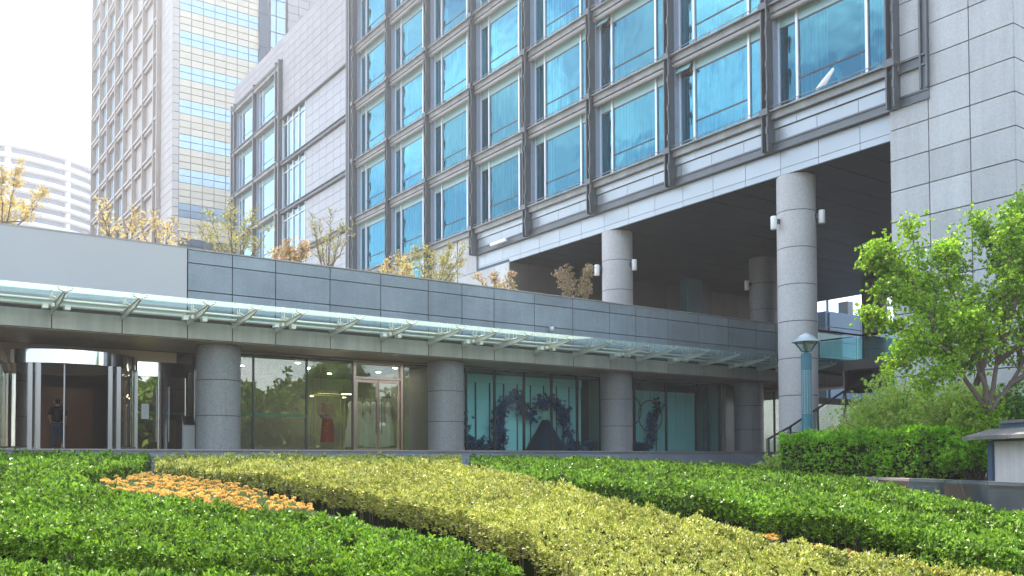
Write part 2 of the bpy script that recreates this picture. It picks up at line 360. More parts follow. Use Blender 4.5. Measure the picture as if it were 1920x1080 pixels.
def make_window(parent, glassmat, kind, name='window', label=None, opened=False):
    # local origin: right post, ledge top; y runs to the left post; x inwards
    B = wloc(parent); O = Vector((0, 0, 0))
    def part(mb, nm, mt, par):
        me = bpy.data.meshes.new(nm); me.from_pydata(mb.v, [], mb.f); me.polygons.foreach_set('use_smooth', mb.sm); me.materials.append(MATS[mt]); me.update()
        o = bpy.data.objects.new(nm, me); C.objects.link(o); o.parent = par; return o
    f = MB()
    for y in (1.10, 3.88): f.box(.20, .33, y, y+.10, .0, 3.66)
    f.box(.22, .32, .18, .24, 0, 3.66).box(.22, .32, 4.70, 4.76, 0, 3.66).box(.23, .32, .24, 4.70, 0, .06)
    w_ = part(f, name, 'white_metal', parent)
    g = MB()
    for a, b in ((.24, 1.10), (1.20, 3.88), (3.98, 4.70)): g.sheet('x', .27, a, b, .06, 3.06)
    part(g, 'pane', glassmat, w_)
    t = MB()
    for k, (a, b) in enumerate(((.24, 1.10), (1.20, 3.88), (3.98, 4.70))):
        if opened and k == 2: t.add([(.27, a, 3.64), (.27, b, 3.64), (-.06, b, 3.12), (-.06, a, 3.12), (.30, a, 3.66), (.30, b, 3.66), (-.03, b, 3.14), (-.03, a, 3.14)], [(0, 1, 2, 3), (4, 7, 6, 5), (0, 3, 7, 4), (1, 5, 6, 2), (3, 2, 6, 7)])
        else: t.box(.26, .28, a, b, 3.12, 3.66)
    part(t, 'transom', 'transom_panel', w_)
    d = MB(); d.box(.255, .30, 1.20, 3.88, .98, 1.04); part(d, 'guard_rail', 'dark_metal', w_)
    d = MB(); d.box(.262, .31, .24, 4.70, 3.05, 3.13); part(d, 'transom_bar', 'dark_metal', w_)
    j = MB(); j.box(-.02, .30, 4.765, 4.80, 0, 1.0).box(-.02, .30, 4.765, 4.80, 1.015, 2.7).box(-.02, .30, 4.765, 4.80, 2.715, 3.66)
    part(j, 'jamb', 'jamb_metal', w_)
    spans = {'full': [(.3, 4.66)], 'gap': [(.3, 1.5), (2.9, 4.66)], 'side': [(.3, 1.3), (3.5, 4.66)], 'left': [(2.2, 4.66), (.3, .8)], 'none': []}[kind]
    for a, b in spans:
        n = int((b-a)*26); cv = MB(); vs = []
        ph = random.random()*6
        for q in range(n+1):
            y = a+(b-a)*q/n; x = .50+.075*math.sin(q*1.35+ph)+.04*math.sin(q*.47+ph)+.03*math.sin(q*2.9)
            vs += [(x+.02*math.sin(q*.8), y, .05), (x, y, 3.6)]
        cv.add(vs, [(2*q, 2*q+2, 2*q+3, 2*q+1) for q in range(n)], True)
        part(cv, 'curtain', 'sheer_curtain', w_)
    if label: w_['label'] = label
    return w_
def copy_tree(o, parent, loc):
    c = o.copy(); C.objects.link(c); c.parent = parent; c.location = loc
    for ch in list(o.children):
        k = ch.copy(); C.objects.link(k); k.parent = c
    return c
protos = {}
def place_window(parent, x, y, z, glassmat, kind, opened=False):
    key = (parent.name, glassmat, kind, opened); loc = Vector((x, y, z))-parent.location
    if key not in protos:
        w_ = make_window(parent, glassmat, kind, opened=opened); w_.location = loc; protos[key] = w_
    else: w_ = copy_tree(protos[key], parent, loc)
    if opened: w_['label'] = 'hotel window with a small top sash tilted open'
    return w_
kinds = {(-1, 0): 'gap', (0, 0): 'full', (1, 0): 'full', (2, 0): 'side', (3, 0): 'left', (4, 0): 'full', (-1, 1): 'full', (0, 1): 'gap', (1, 1): 'side', (2, 1): 'gap', (3, 1): 'full', (1, 2): 'full', (2, 2): 'full', (3, 2): 'side'}
for i in range(-1, 7):
    for j in range(-1 if i >= 5 else 0, 6):
        k = kinds.get((i, j)) or random.choice(['full', 'full', 'gap', 'left', 'side', 'full'])
        place_window(HT, V, post_y(i), Z0+H*j, 'tower_glass', k, opened=(i, j) in ((0, 0), (1, 1)))
for i in range(-1, 8):                      # steel posts between the bays
    p = post_y(i); zb = 11.17 if i < 5 else 6.2; b = MB()
    for q in (-.15, .10): b.box(V-.34, V+.28, p+q, p+q+.05, zb, 37)
    b.box(V-.12, V+.34, p-.10, p+.10, zb, 37)
    for j in range(0, 7): b.box(V-.40, V-.10, p-.19, p+.19, Z0+H*j-.14, Z0+H*j+.10)
    z = zb+.6
    while z < 36: b.box(V-.44, V-.34, p-.20, p-.13, z, z+.22).box(V-.41, V-.37, p-.19, p-.15, z-.3, z+.3); z += 1.2
    b.build('post', 'grey_metal', HT)
for j in range(-1, 7):
    z = Z0+H*j; a = post_y(-1)-.2 if j >= 0 else post_y(5); e = post_y(7)+.2
    b = MB(); b.box(V-.30, V+.35, a, e, z-.05, z).box(V-.16, V+.35, a, e, z-.30, z-.051)
    lg = b.build('ledge', 'ledge_metal', HT)
    r = MB(); r.tube([(V-.25, a, z+.13), (V-.25, e, z+.13)], .016, 6)
    y = a+.4
    while y < e: r.box(V-.265, V-.235, y-.012, y+.012, z-.0, z+.15).box(V-.29, V-.14, y-.05, y+.05, z+.002, z+.02).tube([(V-.25, y, z+.13), (V-.16, y+.18, z+.02)], .01, 4); y += .827
    r.build('service_rail', 'ledge_metal', lg)
    if j > (0 if a < 30 else -1): MB().tube([(V-.02, a, z-.40), (V-.02, e, z-.40)], .115, 14).build('pipe', 'tube_metal', HT)
# panelled band under the windows
pj = [16.74, 17.90, 19.52, 21.14, 22.76, 24.38, 26.0, 27.62, 29.24, 30.86, 32.48, 34.1, 35.72, 37.34, 38.96, 40.58, 41.3]
MB().panels('x', V+.02, .16, [16.5]+[y+.8 for y in pj[1:-1]]+[41.3], [12.02, 12.31], .015).build('fascia_lip', 'metal_panel', HT)
MB().panels('x', V+.09, .1, pj, [11.52, 12.01], .018).panels('x', V+.16, .1, pj, [10.54, 11.17], .018).panels('x', V+.16, .1, pj, [10.30, 10.54], .018).build('fascia_panel', 'metal_panel', HT)
MB().box(V+.19, V+2.4, 16.73, 41.3, 10.42, 12.5).build('fascia_core', 'dark_joint', HT)
b = MB().box(V-.05, V+.15, 15.36, 41.3, 11.18, 11.24).box(V-.05, V+.15, 15.36, 41.3, 11.46, 11.52).box(V-.01, V+.15, 15.37, 41.3, 11.24, 11.46)
b.box(V-.12, V-.0, 15.36, 16.33, 12.24, 12.30).box(V-.12, V-.0, 15.36, 16.33, 12.56, 12.62).box(V-.05, V-.0, 15.62, 16.33, 12.30, 12.56)
b.box(V-.13, V+.01, 15.35, 15.41, 11.53, 37).box(V-.13, V+.01, 15.56, 15.62, 11.53, 37).box(V-.05, V-.0, 15.41, 15.56, 11.53, 37)
b.build('frame_beam', 'grey_metal', HT)
# soffit over the open hall, back wall, stone beside it
m = MB()
for y0 in fr(16.76, 38.2, 16)[:-1]:
    for x0 in fr(V+.26, 50.2, 20)[:-1]: m.box(x0+.015, x0+1.182, y0+.015, y0+1.325, 10.305, 10.33)
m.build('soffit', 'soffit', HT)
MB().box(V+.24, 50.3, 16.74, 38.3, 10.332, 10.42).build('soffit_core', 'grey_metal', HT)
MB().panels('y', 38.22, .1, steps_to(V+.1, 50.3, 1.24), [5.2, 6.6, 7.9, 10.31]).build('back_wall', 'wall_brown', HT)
MB().panels('x', V+.06, .1, fr(38.22, 43.2, 4), [5.2, 6.6, 7.9, 9.2, 10.29]).panels('x', V+.06, .1, fr(41.3, 43.2, 2), [10.3, 11.5, 12.5]).build('side_wall', 'pale_stone', HT)
MB().panels('x', V+.06, .1, fr(43.3, 46.2, 3), [5.2, 6.6, 7.9, 9.2, 10.29, 11.5, 12.5]).build('side_wall', 'pale_stone', HT)
def column(par, x, y, z0, z1, r, mt, n=40, seg=1.33):
    m = MB(); z = z1
    while z > z0:
        zz = max(z-seg, z0); m.lathe(x, y, [(r, zz+.014), (r, z-.014)], n); z = zz
    a = math.atan2(-y, -x)+.3
    o = m.build('column', mt, par)
    MB().lathe(x, y, [(r-.012, z0+.001), (r-.012, z1-.001)], n).build('column_core', 'dark_joint', o)
    MB().box(x+(r-.02)*math.cos(a)-.016, x+(r+.004)*math.cos(a)+.016, y+(r-.02)*math.sin(a)-.006, y+(r+.002)*math.sin(a)+.006, z0, z1).build('column_joint', 'dark_joint', o)
    return o
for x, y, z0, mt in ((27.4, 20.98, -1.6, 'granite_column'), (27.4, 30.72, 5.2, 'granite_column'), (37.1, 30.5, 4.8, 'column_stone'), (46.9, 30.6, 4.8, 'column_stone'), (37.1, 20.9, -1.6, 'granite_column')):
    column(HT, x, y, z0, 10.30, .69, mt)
# stone and glass wing at the far end
Y0, Y1, ZR = 57.1, 82.2, 34.35
MB().box(V+.3, 50, 56.2, Y1, 0, ZR).build('wing_core', 'dark_joint', HT)
zz = [27.75+.66*k for k in range(11)]; zz[-1] = ZR
MB().panels('x', V+.1, .15, fr(57.4, 70.15, 10), zz, .03).panels('x', V+.1, .15, fr(70.15, Y1, 9), [32.7, 33.25, 33.8, ZR], .03).build('wing_stone', 'lilac_stone', HT)
for k in range(6):
    zt = 27.65-3.88*k; zb = zt-3.55
    MB().panels('x', V+.12, .12, fr(57.7, 65.3, 6), fr(zb, zt, 5), .03).build('wing_panel', 'white_panel', HT)
    g = MB()
    ys = [65.4, 66.7, 67.9, 69.0, 70.1]
    for a in range(4): g.sheet('x', V+.18, ys[a]+.04, ys[a+1]-.04, zb, zt-.6)
    wnd = g.build('strip_window', 'wing_glass', HT)
    f = MB()
    for y in ys: f.box(V+.08, V+.22, y-.04, y+.04, zb, zt)
    f.box(V+.1, V+.21, 65.44, 70.06, zt-.6, zt-.54); f.build('mullion', 'white_metal', wnd)
    f = MB()
    for a in range(4): f.box(V+.17, V+.19, ys[a]+.05, ys[a+1]-.05, zt-.53, zt)
    f.build('transom', 'transom_glass', wnd)
    MB().box(V-.1, V+.2, 57.5, 70.2, zb-.30, zb-.02).box(V-.2, V+.2, 57.5, 70.2, zb-.08, zb-.021).build('wing_beam', 'grey_metal', HT)
MB().box(V-.1, V+.2, 57.5, 70.2, 27.66, 27.74).build('wing_beam', 'grey_metal', HT)
f = MB()
for y in (56.95, 57.3, 70.25, 70.95, 76.25, 81.35, 82.1): f.box(V-.25, V+.29, y-.09, y+.09, 5, 32.55 if y > 60 else 37)
f.build('wing_post', 'grey_metal', HT)
MB().panels('x', V+.05, .12, [70.36, 70.84], [5+.97*k for k in range(29)], .03).panels('x', V+.05, .12, [81.46, 82.0], [5+.97*k for k in range(29)], .03).panels('x', V+.05, .12, [57.4, 57.62], [5+.97*k for k in range(29)], .03).build('wing_pier', 'grey_cream', HT)
for j in range(-1, 6):
    z = Z0+H*j
    b = MB().box(V-.3, V+.35, 70.2, 82.15, z-.05, z).box(V-.2, V+.35, 70.35, 82.1, z-.34, z-.051); b.build('ledge', 'ledge_metal', HT)
    if j < 5:
        for y in (71.1, 76.36): place_window(HT, V, y, z, 'wing_glass', 'none')
MB().panels('x', V+.15, .1, fr(71.04, 76.16, 4)+fr(76.4, 81.2, 4), [32.2, 32.68], .03).build('wing_stone', 'lilac_stone', HT)

# ---------------------------------------------------------------- tall tower behind
OT = thing('office_tower', 'tall pale tower at the back with cream and blue striped side', 'building', (V, 103.3, 0))
ys7 = [147.3, 141.3, 136.1, 131.0, 125.8, 120.6, 115.5, 110.25]; TZ = 12.95
MB().box(V+.5, 60, 103.6, 147.4, -.4, 84).build('tower_core', 'grey_cream', OT)
MB().panels('x', V+.08, .3, [103.35, 105.0, 106.7, 108.4], [8+.97*k for k in range(79)], .05).build('corner_stone', 'grey_cream', OT)
MB().panels('y', 103.3, .3, [V+.1, V+.78], [8+.97*k for k in range(79)], .05).build('corner_stone', 'grey_cream', OT)
tw = None
for k in range(17):
    z = TZ+H*k
    b = MB().box(V-.35, V+.4, 108.4, 147.5, z-.32, z).box(V-.2, V+.4, 108.4, 147.5, z-.75, z-.321); b.build('ledge', 'beige_frame', OT)
    if 0 <= k < 17:
        for a in range(4):
            y1, y0 = ys7[a], ys7[a+1]
            if tw is None:
                g = MB().box(V+.2, V+.23, y0+.2, y1-.2, z, z+3.1); tw = g.build('window', 'tower2_blue', OT); tw0 = (y0, z)
                f = MB()
                for q in (.2, 1.5, 3.9, y1-y0-.3): f.box(V+.1, V+.28, y0+q, y0+q+.14, z, z+3.15)
                f.box(V+.12, V+.26, y0+.2, y1-.2, z, z+.1)
                f.build('mullion', 'white_metal', tw)
            else:
                copy_tree(tw, OT, Vector((0, y0-tw0[0]+(.35 if a == 0 else 0), z-tw0[1])))
        f = MB()
        for a in range(4, 7): f.box(V+.12, V+.35, ys7[a+1]+.9, ys7[a]-.1, z, z+3.14)
        f.build('blind_panel', 'grey_cream', OT)
        f = MB()
        for a in range(4, 7): f.box(V+.2, V+.24, ys7[a+1]+.15, ys7[a+1]+.85, z, z+3.14)
        f.build('side_light', 'tower2_blue', OT)
for y in ys7+[108.6]:
    MB().box(V-.4, V+.38, y-.14, y+.14, TZ-5, 84).build('post', 'beige_frame', OT)
vs = [V+.8+1.305*k for k in range(8)]
for k in range(19):
    z = 47.6+H*(k-10)
    MB().panels('y', 103.42, .1, vs, [z, z+.78], .07).panels('y', 103.42, .1, vs, [z-.78, z], .07).build('glass_band', 'tower2_blue', OT)
    MB().panels('y', 103.42, .1, vs, [z+.78+.779*q for q in range(4)], .07).build('spandrel', 'cream_panel', OT)
MB().panels('y', 103.2, .2, [36.4, 37.5], [6+3.895*k for k in range(21)], .05).build('stair_glass', 'far_glass', OT)
MB().panels('y', 103.0, .2, [37.7, 38.4, 39.6], [6+1.95*k for k in range(41)], .1).build('glass_bay', 'tower2_blue', OT)
MB().panels('y', 102.6, .2, fr(39.7, 60, 15), [6+.97*k for k in range(81)], .05).build('side_stone', 'lilac_stone', OT)

# ---------------------------------------------------------------- round white flats far away
fx, fy = math.sin(YA), math.cos(YA); rx, ry = math.cos(YA), -math.sin(YA)
cx, cy = 275*fx-157*rx, 275*fy-157*ry
RB = thing('round_apartment_block', 'distant white curved apartment block with banded balconies', 'building', (cx, cy, 0))
MB().lathe(cx, cy, [(31, -8.4), (31, 80.5)], 72).build('wall', 'far_glass', RB)
for k in range(12, 27):
    z = 81-3.05*(26-k)
    MB().lathe(cx, cy, [(30.9, z-1.5), (32.2, z-1.5), (32.2, z-.1), (30.9, z)], 96).build('balcony', 'white_tower', RB)
f = MB()
for k in range(72):
    a = 2*math.pi*k/72
    if k % 6 == 0: f.lathe(cx+31.3*math.cos(a), cy+31.3*math.sin(a), [(.85, 30), (.85, 80)], 8)
f.build('pier', 'white_tower', RB)
c2x, c2y = cx-7*rx+3*fx, cy-7*ry+3*fy
MB().lathe(c2x, c2y, [(20, 80), (20, 88)], 72).build('penthouse', 'far_glass', RB)
MB().lathe(c2x, c2y, [(19.5, 87), (22, 87), (22, 89.5), (20, 90.5)], 72).lathe(c2x, c2y, [(20.5, 80.4), (20.5, 82.4)], 72).build('roof', 'white_tower', RB)
f = MB()
for k in range(60):
    a = 2*math.pi*k/60; f.tube([(c2x+24.5*math.cos(a), c2y+24.5*math.sin(a), 81), (c2x+24.5*math.cos(a), c2y+24.5*math.sin(a), 82.4)], .06, 4)
f.lathe(c2x, c2y, [(24.4, 82.3), (24.6, 82.3), (24.6, 82.45), (24.4, 82.45)], 60).build('railing', 'grey_metal', RB)
for dx in (-9, -3, 3):
    MB().tube([(c2x+dx*rx-18*fx, c2y+dx*ry-18*fy, 89), (c2x+dx*rx-18*fx, c2y+dx*ry-18*fy, 91.5)], .3, 6).build('roof_vent', 'white_tower', RB)

RB.location.z = 8

# ---------------------------------------------------------------- blue clad building seen through the hall
BB = thing('blue_clad_building', 'blue grey panelled block seen under the hotel soffit', 'building', (60, 44, 0))
MB().panels('y', 43, .2, fr(60, 92, 8), fr(0, 11.4, 10), .06).box(59.9, 92, 43.2, 70, -1, 11.5).build('wall', 'blue_cladding', BB)
MB().panels('x', 59.7, .2, fr(43.1, 70, 8), fr(0, 11.4, 10), .06).build('side_wall', 'blue_cladding', BB)
MB().box(72.5, 73.3, 50, 51, 11.4, 14.5).build('roof_stack', 'grey_metal', BB)
for x, r in ((66, .3), (67.2, .12), (69.5, .12)): MB().tube([(x, 50, 11.4), (x, 50, 15.4)], r, 8).build('roof_pipe', 'grey_metal', BB)
# ---------------------------------------------------------------- low podium building
UP = 27.84
PB_ = thing('podium_building', 'low grey stone shopfront block with a glazed ground floor', 'building', (10, UP, .4))
pj = [7.66, 9.01, 10.39, 12.24, 14.09, 15.95, 17.35, 18.74, 20.6, 22.48, 24.4, 25.83, 27.68, 29.56, 31.45, 33.35, 34.7, 36.1, 38.0, 39.9]
fj = [-7.1, -5.25, -3.4, -1.6, .3, 2.15, 3.99, 5.82]+pj
MB().panels('y', UP, .12, pj, [4.40, 5.18, 6.02, 6.42], .03).build('parapet', 'parapet_stone', PB_)
MB().box(7.66, 39.9, UP-.02, UP+.4, 6.422, 6.46).box(-9, 7.65, UP-.03, UP+.4, 6.44, 6.48).build('coping', 'fascia_stone', PB_)
MB().box(-9, 7.63, UP-.02, UP+.12, 4.40, 6.438).build('sign_board', 'sign_board', PB_, 'blank pale grey sign board')
MB().box(-9, 39.9, UP+.13, UP+.4, 4.3, 6.42).box(-9, 39.9, UP+.06, UP+.5, 3.72, 4.4).build('parapet_core', 'dark_joint', PB_)
MB().panels('y', UP-.02, .08, fj, [3.72, 4.25], .03).build('fascia', 'fascia_stone', PB_)
MB().box(-9, 39.9, UP+.5, 31.3, 3.71, 3.78).build('soffit', 'warm_soffit', PB_)
MB().box(-9, 39.9, UP+.06, UP+.5, 3.705, 3.72).build('soffit', 'warm_soffit', PB_)
MB().box(-9, 26.6, UP+.4, 80, 5.3, 5.75).box(26.6, 50, UP+.4, 38.2, 4.7, 5.2).build('roof', 'planter_gravel', PB_)
# platform and steps
m = MB(); m.box(-12, 34.2, 27.5, 45, -.4, .40)
for k, (u, z) in enumerate(((27.15, .25), (26.8, .10), (26.45, -.05), (26.1, -.2))):
    for a in fr(-12, 34.2, 24)[:-1]: m.box(a+.006, a+1.92, u, u+.42, -1.6, z)
m.build('steps', 'step_stone', PB_)
m = MB()
for a in fr(-12, 34.2, 24)[:-1]: m.box(a+.005, a+1.92, 27.44, 27.9, .36, .405)
m.build('platform_edge', 'planter_stone', PB_)
MB().box(-12, 34.2, 27.9, 44.9, .4, .404).build('floor', 'floor_stone', PB_)
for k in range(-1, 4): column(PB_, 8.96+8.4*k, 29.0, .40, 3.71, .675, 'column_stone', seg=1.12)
# rooms behind the glass
GL = 29.72
MB().box(-9, 8.9, 41.5, 41.7, .4, 3.7).box(-9.2, -9, 31, 41.5, .4, 3.7).box(8.8, 8.95, 31.4, 41.5, .4, 3.7).build('lobby_wall', 'lobby_wall', PB_)
MB().box(2.5, 7.2, 39.6, 39.8, .4, 3.0).box(-6, 0, 40, 40.2, .4, 2.6).box(3.2, 5.4, 38.2, 38.9, .4, 1.5).build('lobby_wood', 'lobby_wood', PB_)
MB().box(-9, 40, 31.3, 45, 3.71, 3.8).box(8.96, 40, GL+.06, 31.3, 3.66, 3.70).build('ceiling', 'shop_wall', PB_)
MB().box(8.96, 17.2, 36.5, 36.7, .4, 3.6).box(17.2, 17.4, GL+.05, 36.7, .4, 3.6).box(33.2, 33.4, GL+.05, 36.7, .4, 3.7).box(26.3, 26.5, 29.76, 36.7, .4, 3.7).build('shop_wall', 'shop_wall', PB_)
# wall left of the revolving door header
m = MB().panels('y', 31.38, .1, [-9, -6.6, -4.2, -1.8, .6, 3.9, 6.1, 8.3], [3.34, 3.70], .02); m.build('door_header', 'cream_trim', PB_)
def pane(name, x0, x1, u, z0, z1, mt, fm='dark_metal', fw=.05, lab=None):
    o = MB().sheet('y', u, x0+fw*.5, x1-fw*.5, z0+.04, z1-.04).build(name, mt, PB_, lab)
    f = MB().box(x0-.002, x0+fw*.5, u-.05, u+.08, z0, z1).box(x1-fw*.5, x1+.002, u-.05, u+.08, z0, z1).box(x0+fw*.5, x1-fw*.5, u-.04, u+.06, z1-.04, z1).box(x0+fw*.5, x1-fw*.5, u-.04, u+.06, z0, z0+.04)
    f.build('frame', fm, o); return o
for a, b in ((9.6, 10.33), (10.33, 12.2), (12.2, 13.94), (15.95, 17.05)):
    o = pane('shop_window', a, b, GL, .41, 3.60, 'shop_glass')
    if a < 11: MB().box(a+.03, b-.03, GL-.006, GL-.002, 1.55, 1.66).build('glass_stripe', 'transom_glass', o)
for a, b in ((18.0, 18.7), (18.7, 20.02), (20.02, 21.45), (21.45, 22.85), (22.85, 24.21), (24.21, 25.5), (26.4, 27.45), (27.45, 29.4), (29.4, 31.33), (31.33, 32.92)): pane('display_window', a, b, GL, .41, 3.60, 'display_glass')
MB().box(32.95, 40, GL+.9, GL+1.1, .4, 3.7).build('side_wall', 'polished_granite', PB_)
for a in (35.6, 37.4): pane('shop_window', a, a+1.8, GL+.4, .41, 3.55, 'shop_glass')
# rose gold shop door
dr = MB()
for x in (13.98, 15.86): dr.box(x-.05, x+.05, GL-.10, GL+.1, .405, 3.60)
dr.box(14.03, 15.81, GL-.09, GL+.1, 2.98, 3.06).box(14.03, 15.81, GL-.09, GL+.1, 3.52, 3.60)
SD = dr.build('shop_door', 'rose_gold', PB_, 'rose gold framed double glass door')
MB().sheet('y', GL, 14.04, 15.80, 3.07, 3.51).build('transom', 'shop_glass', SD)
for a, b, hx in ((14.06, 14.90, 14.82), (14.93, 15.78, 15.02)):
    lf = MB().box(a, a+.05, GL-.04, GL+.04, .42, 2.96).box(b-.05, b, GL-.04, GL+.04, .42, 2.96).box(a+.05, b-.05, GL-.04, GL+.04, 2.86, 2.96).box(a+.05, b-.05, GL-.04, GL+.04, .42, .50).build('door_leaf', 'rose_gold', SD)
    lf2 = MB().sheet('y', GL, a+.05, b-.05, .5, 2.86).build('door_glass', 'shop_glass', SD)
    MB().tube([(hx, GL-.12, 1.0), (hx, GL-.12, 2.3)], .018, 8).box(hx-.01, hx+.01, GL-.12, GL-.04, 1.1, 1.13).box(hx-.01, hx+.01, GL-.12, GL-.04, 2.17, 2.2).build('handle', 'dark_metal', SD)
# entrance side doors with polished frames
for (x0, x1, hx) in ((6.86, 7.79, 7.62), (7.86, 8.66, 8.02)):
    u = 31.42; d = MB().box(x0, x0+.13, u-.06, u+.08, .405, 3.0).box(x1-.07, x1, u-.06, u+.08, .405, 3.0).box(x0+.13, x1-.07, u-.06, u+.08, 2.86, 3.0).build('entrance_door', 'steel', PB_, None)
    MB().sheet('y', u, x0+.13, x1-.07, .42, 2.86).build('door_glass', 'entrance_glass', d)
    MB().tube([(hx, u-.16, .70), (hx, u-.16, 2.53)], .024, 10).build('handle', 'brushed_steel', d)
    MB().box(x0+.13, x1-.07, u-.004, u-.001, 1.62, 1.70).build('glass_stripe', 'transom_glass', d)
    if x0 < 7: MB().box(7.18, 7.42, u-.012, u-.002, 1.45, 1.95).build('notice', 'paper', d)
MB().box(6.86, 8.9, 31.38, 31.44, 3.005, 3.335).build('mirror_panel', 'steel', PB_)
MB().sheet('y', 31.42, 8.68, 8.95, .41, 3.34).build('shop_window', 'shop_glass', PB_)
MB().tube([(8.82, 31.1, .41), (8.82, 31.1, 3.1)], .035, 10).build('steel_pole', 'brushed_steel', PB_)
# revolving door drum
DX, DY, DR = 4.85, 31.2, 2.05
RD = MB().lathe(DX, DY, [(DR+.06, 2.92), (DR+.06, 3.32)], 96, caps=False).lathe(DX, DY, [(.01, 3.322), (DR+.06, 3.322)], 48, caps=False).build('revolving_door', 'steel', PB_, 'polished steel revolving door drum with curved glass')
MB().lathe(DX, DY, [(.01, 2.94), (DR+.01, 2.94)], 48, caps=False).build('drum_ceiling', 'warm_soffit', RD)
for a0, a1 in ((2.6, 4.22), (-1.08, .55)):
    m = MB().lathe(DX, DY, [(DR, .42), (DR, 2.93)], 20, a0=a0, a1=a1); m.build('curved_glass', 'entrance_glass', RD)
    f = MB()
    for a in (a0, a1, (a0+a1)/2): f.box(DX+DR*math.cos(a)-.06, DX+DR*math.cos(a)+.06, DY+DR*math.sin(a)-.06, DY+DR*math.sin(a)+.06, .41, 2.93)
    f.lathe(DX, DY, [(DR-.03, .41), (DR+.03, .41), (DR+.03, .5), (DR-.03, .5)], 20, a0=a0, a1=a1)
    f.build('door_post', 'brushed_steel', RD)
for k in range(2):
    a = 1.416+k*math.pi; c, s_ = math.cos(a), math.sin(a)
    q = [(DX+c*.1, DY+s_*.1), (DX+c*1.95, DY+s_*1.95)]
    m = MB().add([(*q[0], .45), (*q[1], .45), (*q[1], 2.9), (*q[0], 2.9)], [(0, 1, 2, 3)]); m.build('door_leaf', 'clear_glass', RD)
    f = MB().tube([(*q[1], .45), (*q[1], 2.9)], .035, 6).tube([(*q[0], .45), (*q[0], 2.9)], .035, 6).tube([(*q[0], 2.88), (*q[1], 2.88)], .04, 6).tube([(*q[0], .5), (*q[1], .5)], .04, 6); f.build('leaf_frame', 'brushed_steel', RD)
MB().box(DX-.58-.66, DX-.46-.66, 29.38, 29.5, .41, 2.93).build('portal_post', 'brushed_steel', RD); MB().box(6.02, 6.14, 29.45, 29.57, .41, 2.93).build('portal_post', 'brushed_steel', RD)
# glazing left of the drum
for a, b in ((-3.2, -.8), (-.8, 1.0), (1.0, 2.75)): pane('entrance_window', a, b, 31.42, .41, 3.34, 'entrance_glass', 'brushed_steel')
# lit ceiling spots in the shops
for x, y in ((12.6, 31.5), (13.6, 33), (16.4, 31.2), (16.6, 33), (15.2, 34.6), (11.2, 33.5)):
    t = thing('ceiling_spot', 'small round lit spot in the bridal shop ceiling', 'ceiling light', (x, y, 3.65), 'lit spots in the bridal shop ceiling')
    MB().lathe(x, y, [(.10, 3.616), (.10, 3.66)], 12).build('bezel', 'white_metal', t); MB().lathe(x, y, [(.085, 3.605), (.085, 3.615)], 12).build('lens', 'spot_lit', t)

for k, (x, y, lb) in enumerate(((15.0, 33.4, 'nearer of two warm linear lamps hanging in the bridal shop'), (15.4, 35.2, 'farther of two warm linear lamps hanging in the bridal shop'))):
    t = thing('linear_lamp', lb, 'pendant lamp', (x, y, 3.6)); MB().box(x-.8, x+.8, y-.05, y+.05, 2.72, 2.80).build('housing', 'gold', t); MB().box(x-.78, x+.78, y-.04, y+.04, 2.70, 2.718).build('lamp', 'linear_lit', t)
    for q in (-.7, .7): MB().tube([(x+q, y, 2.8), (x+q, y, 3.68)], .008, 4).build('cord', 'dark_metal', t)
for x, y, lb in ((4.2, 35.5, 'added round ceiling light brightening the lobby behind the person'), (6.6, 36.5, 'added round ceiling light deep in the lobby near the side doors'), (1.5, 34.5, 'added round ceiling light of the lobby at the left end')):  # lights added to brighten the lobby and make the person visible
    t = thing('added_ceiling_light', lb, 'ceiling light', (x, y, 3.7)); MB().lathe(x, y, [(.16, 3.66), (.16, 3.705)], 16).build('bezel', 'white_metal', t); MB().lathe(x, y, [(.14, 3.645), (.14, 3.659)], 16).build('lens', 'spot_lit', t)

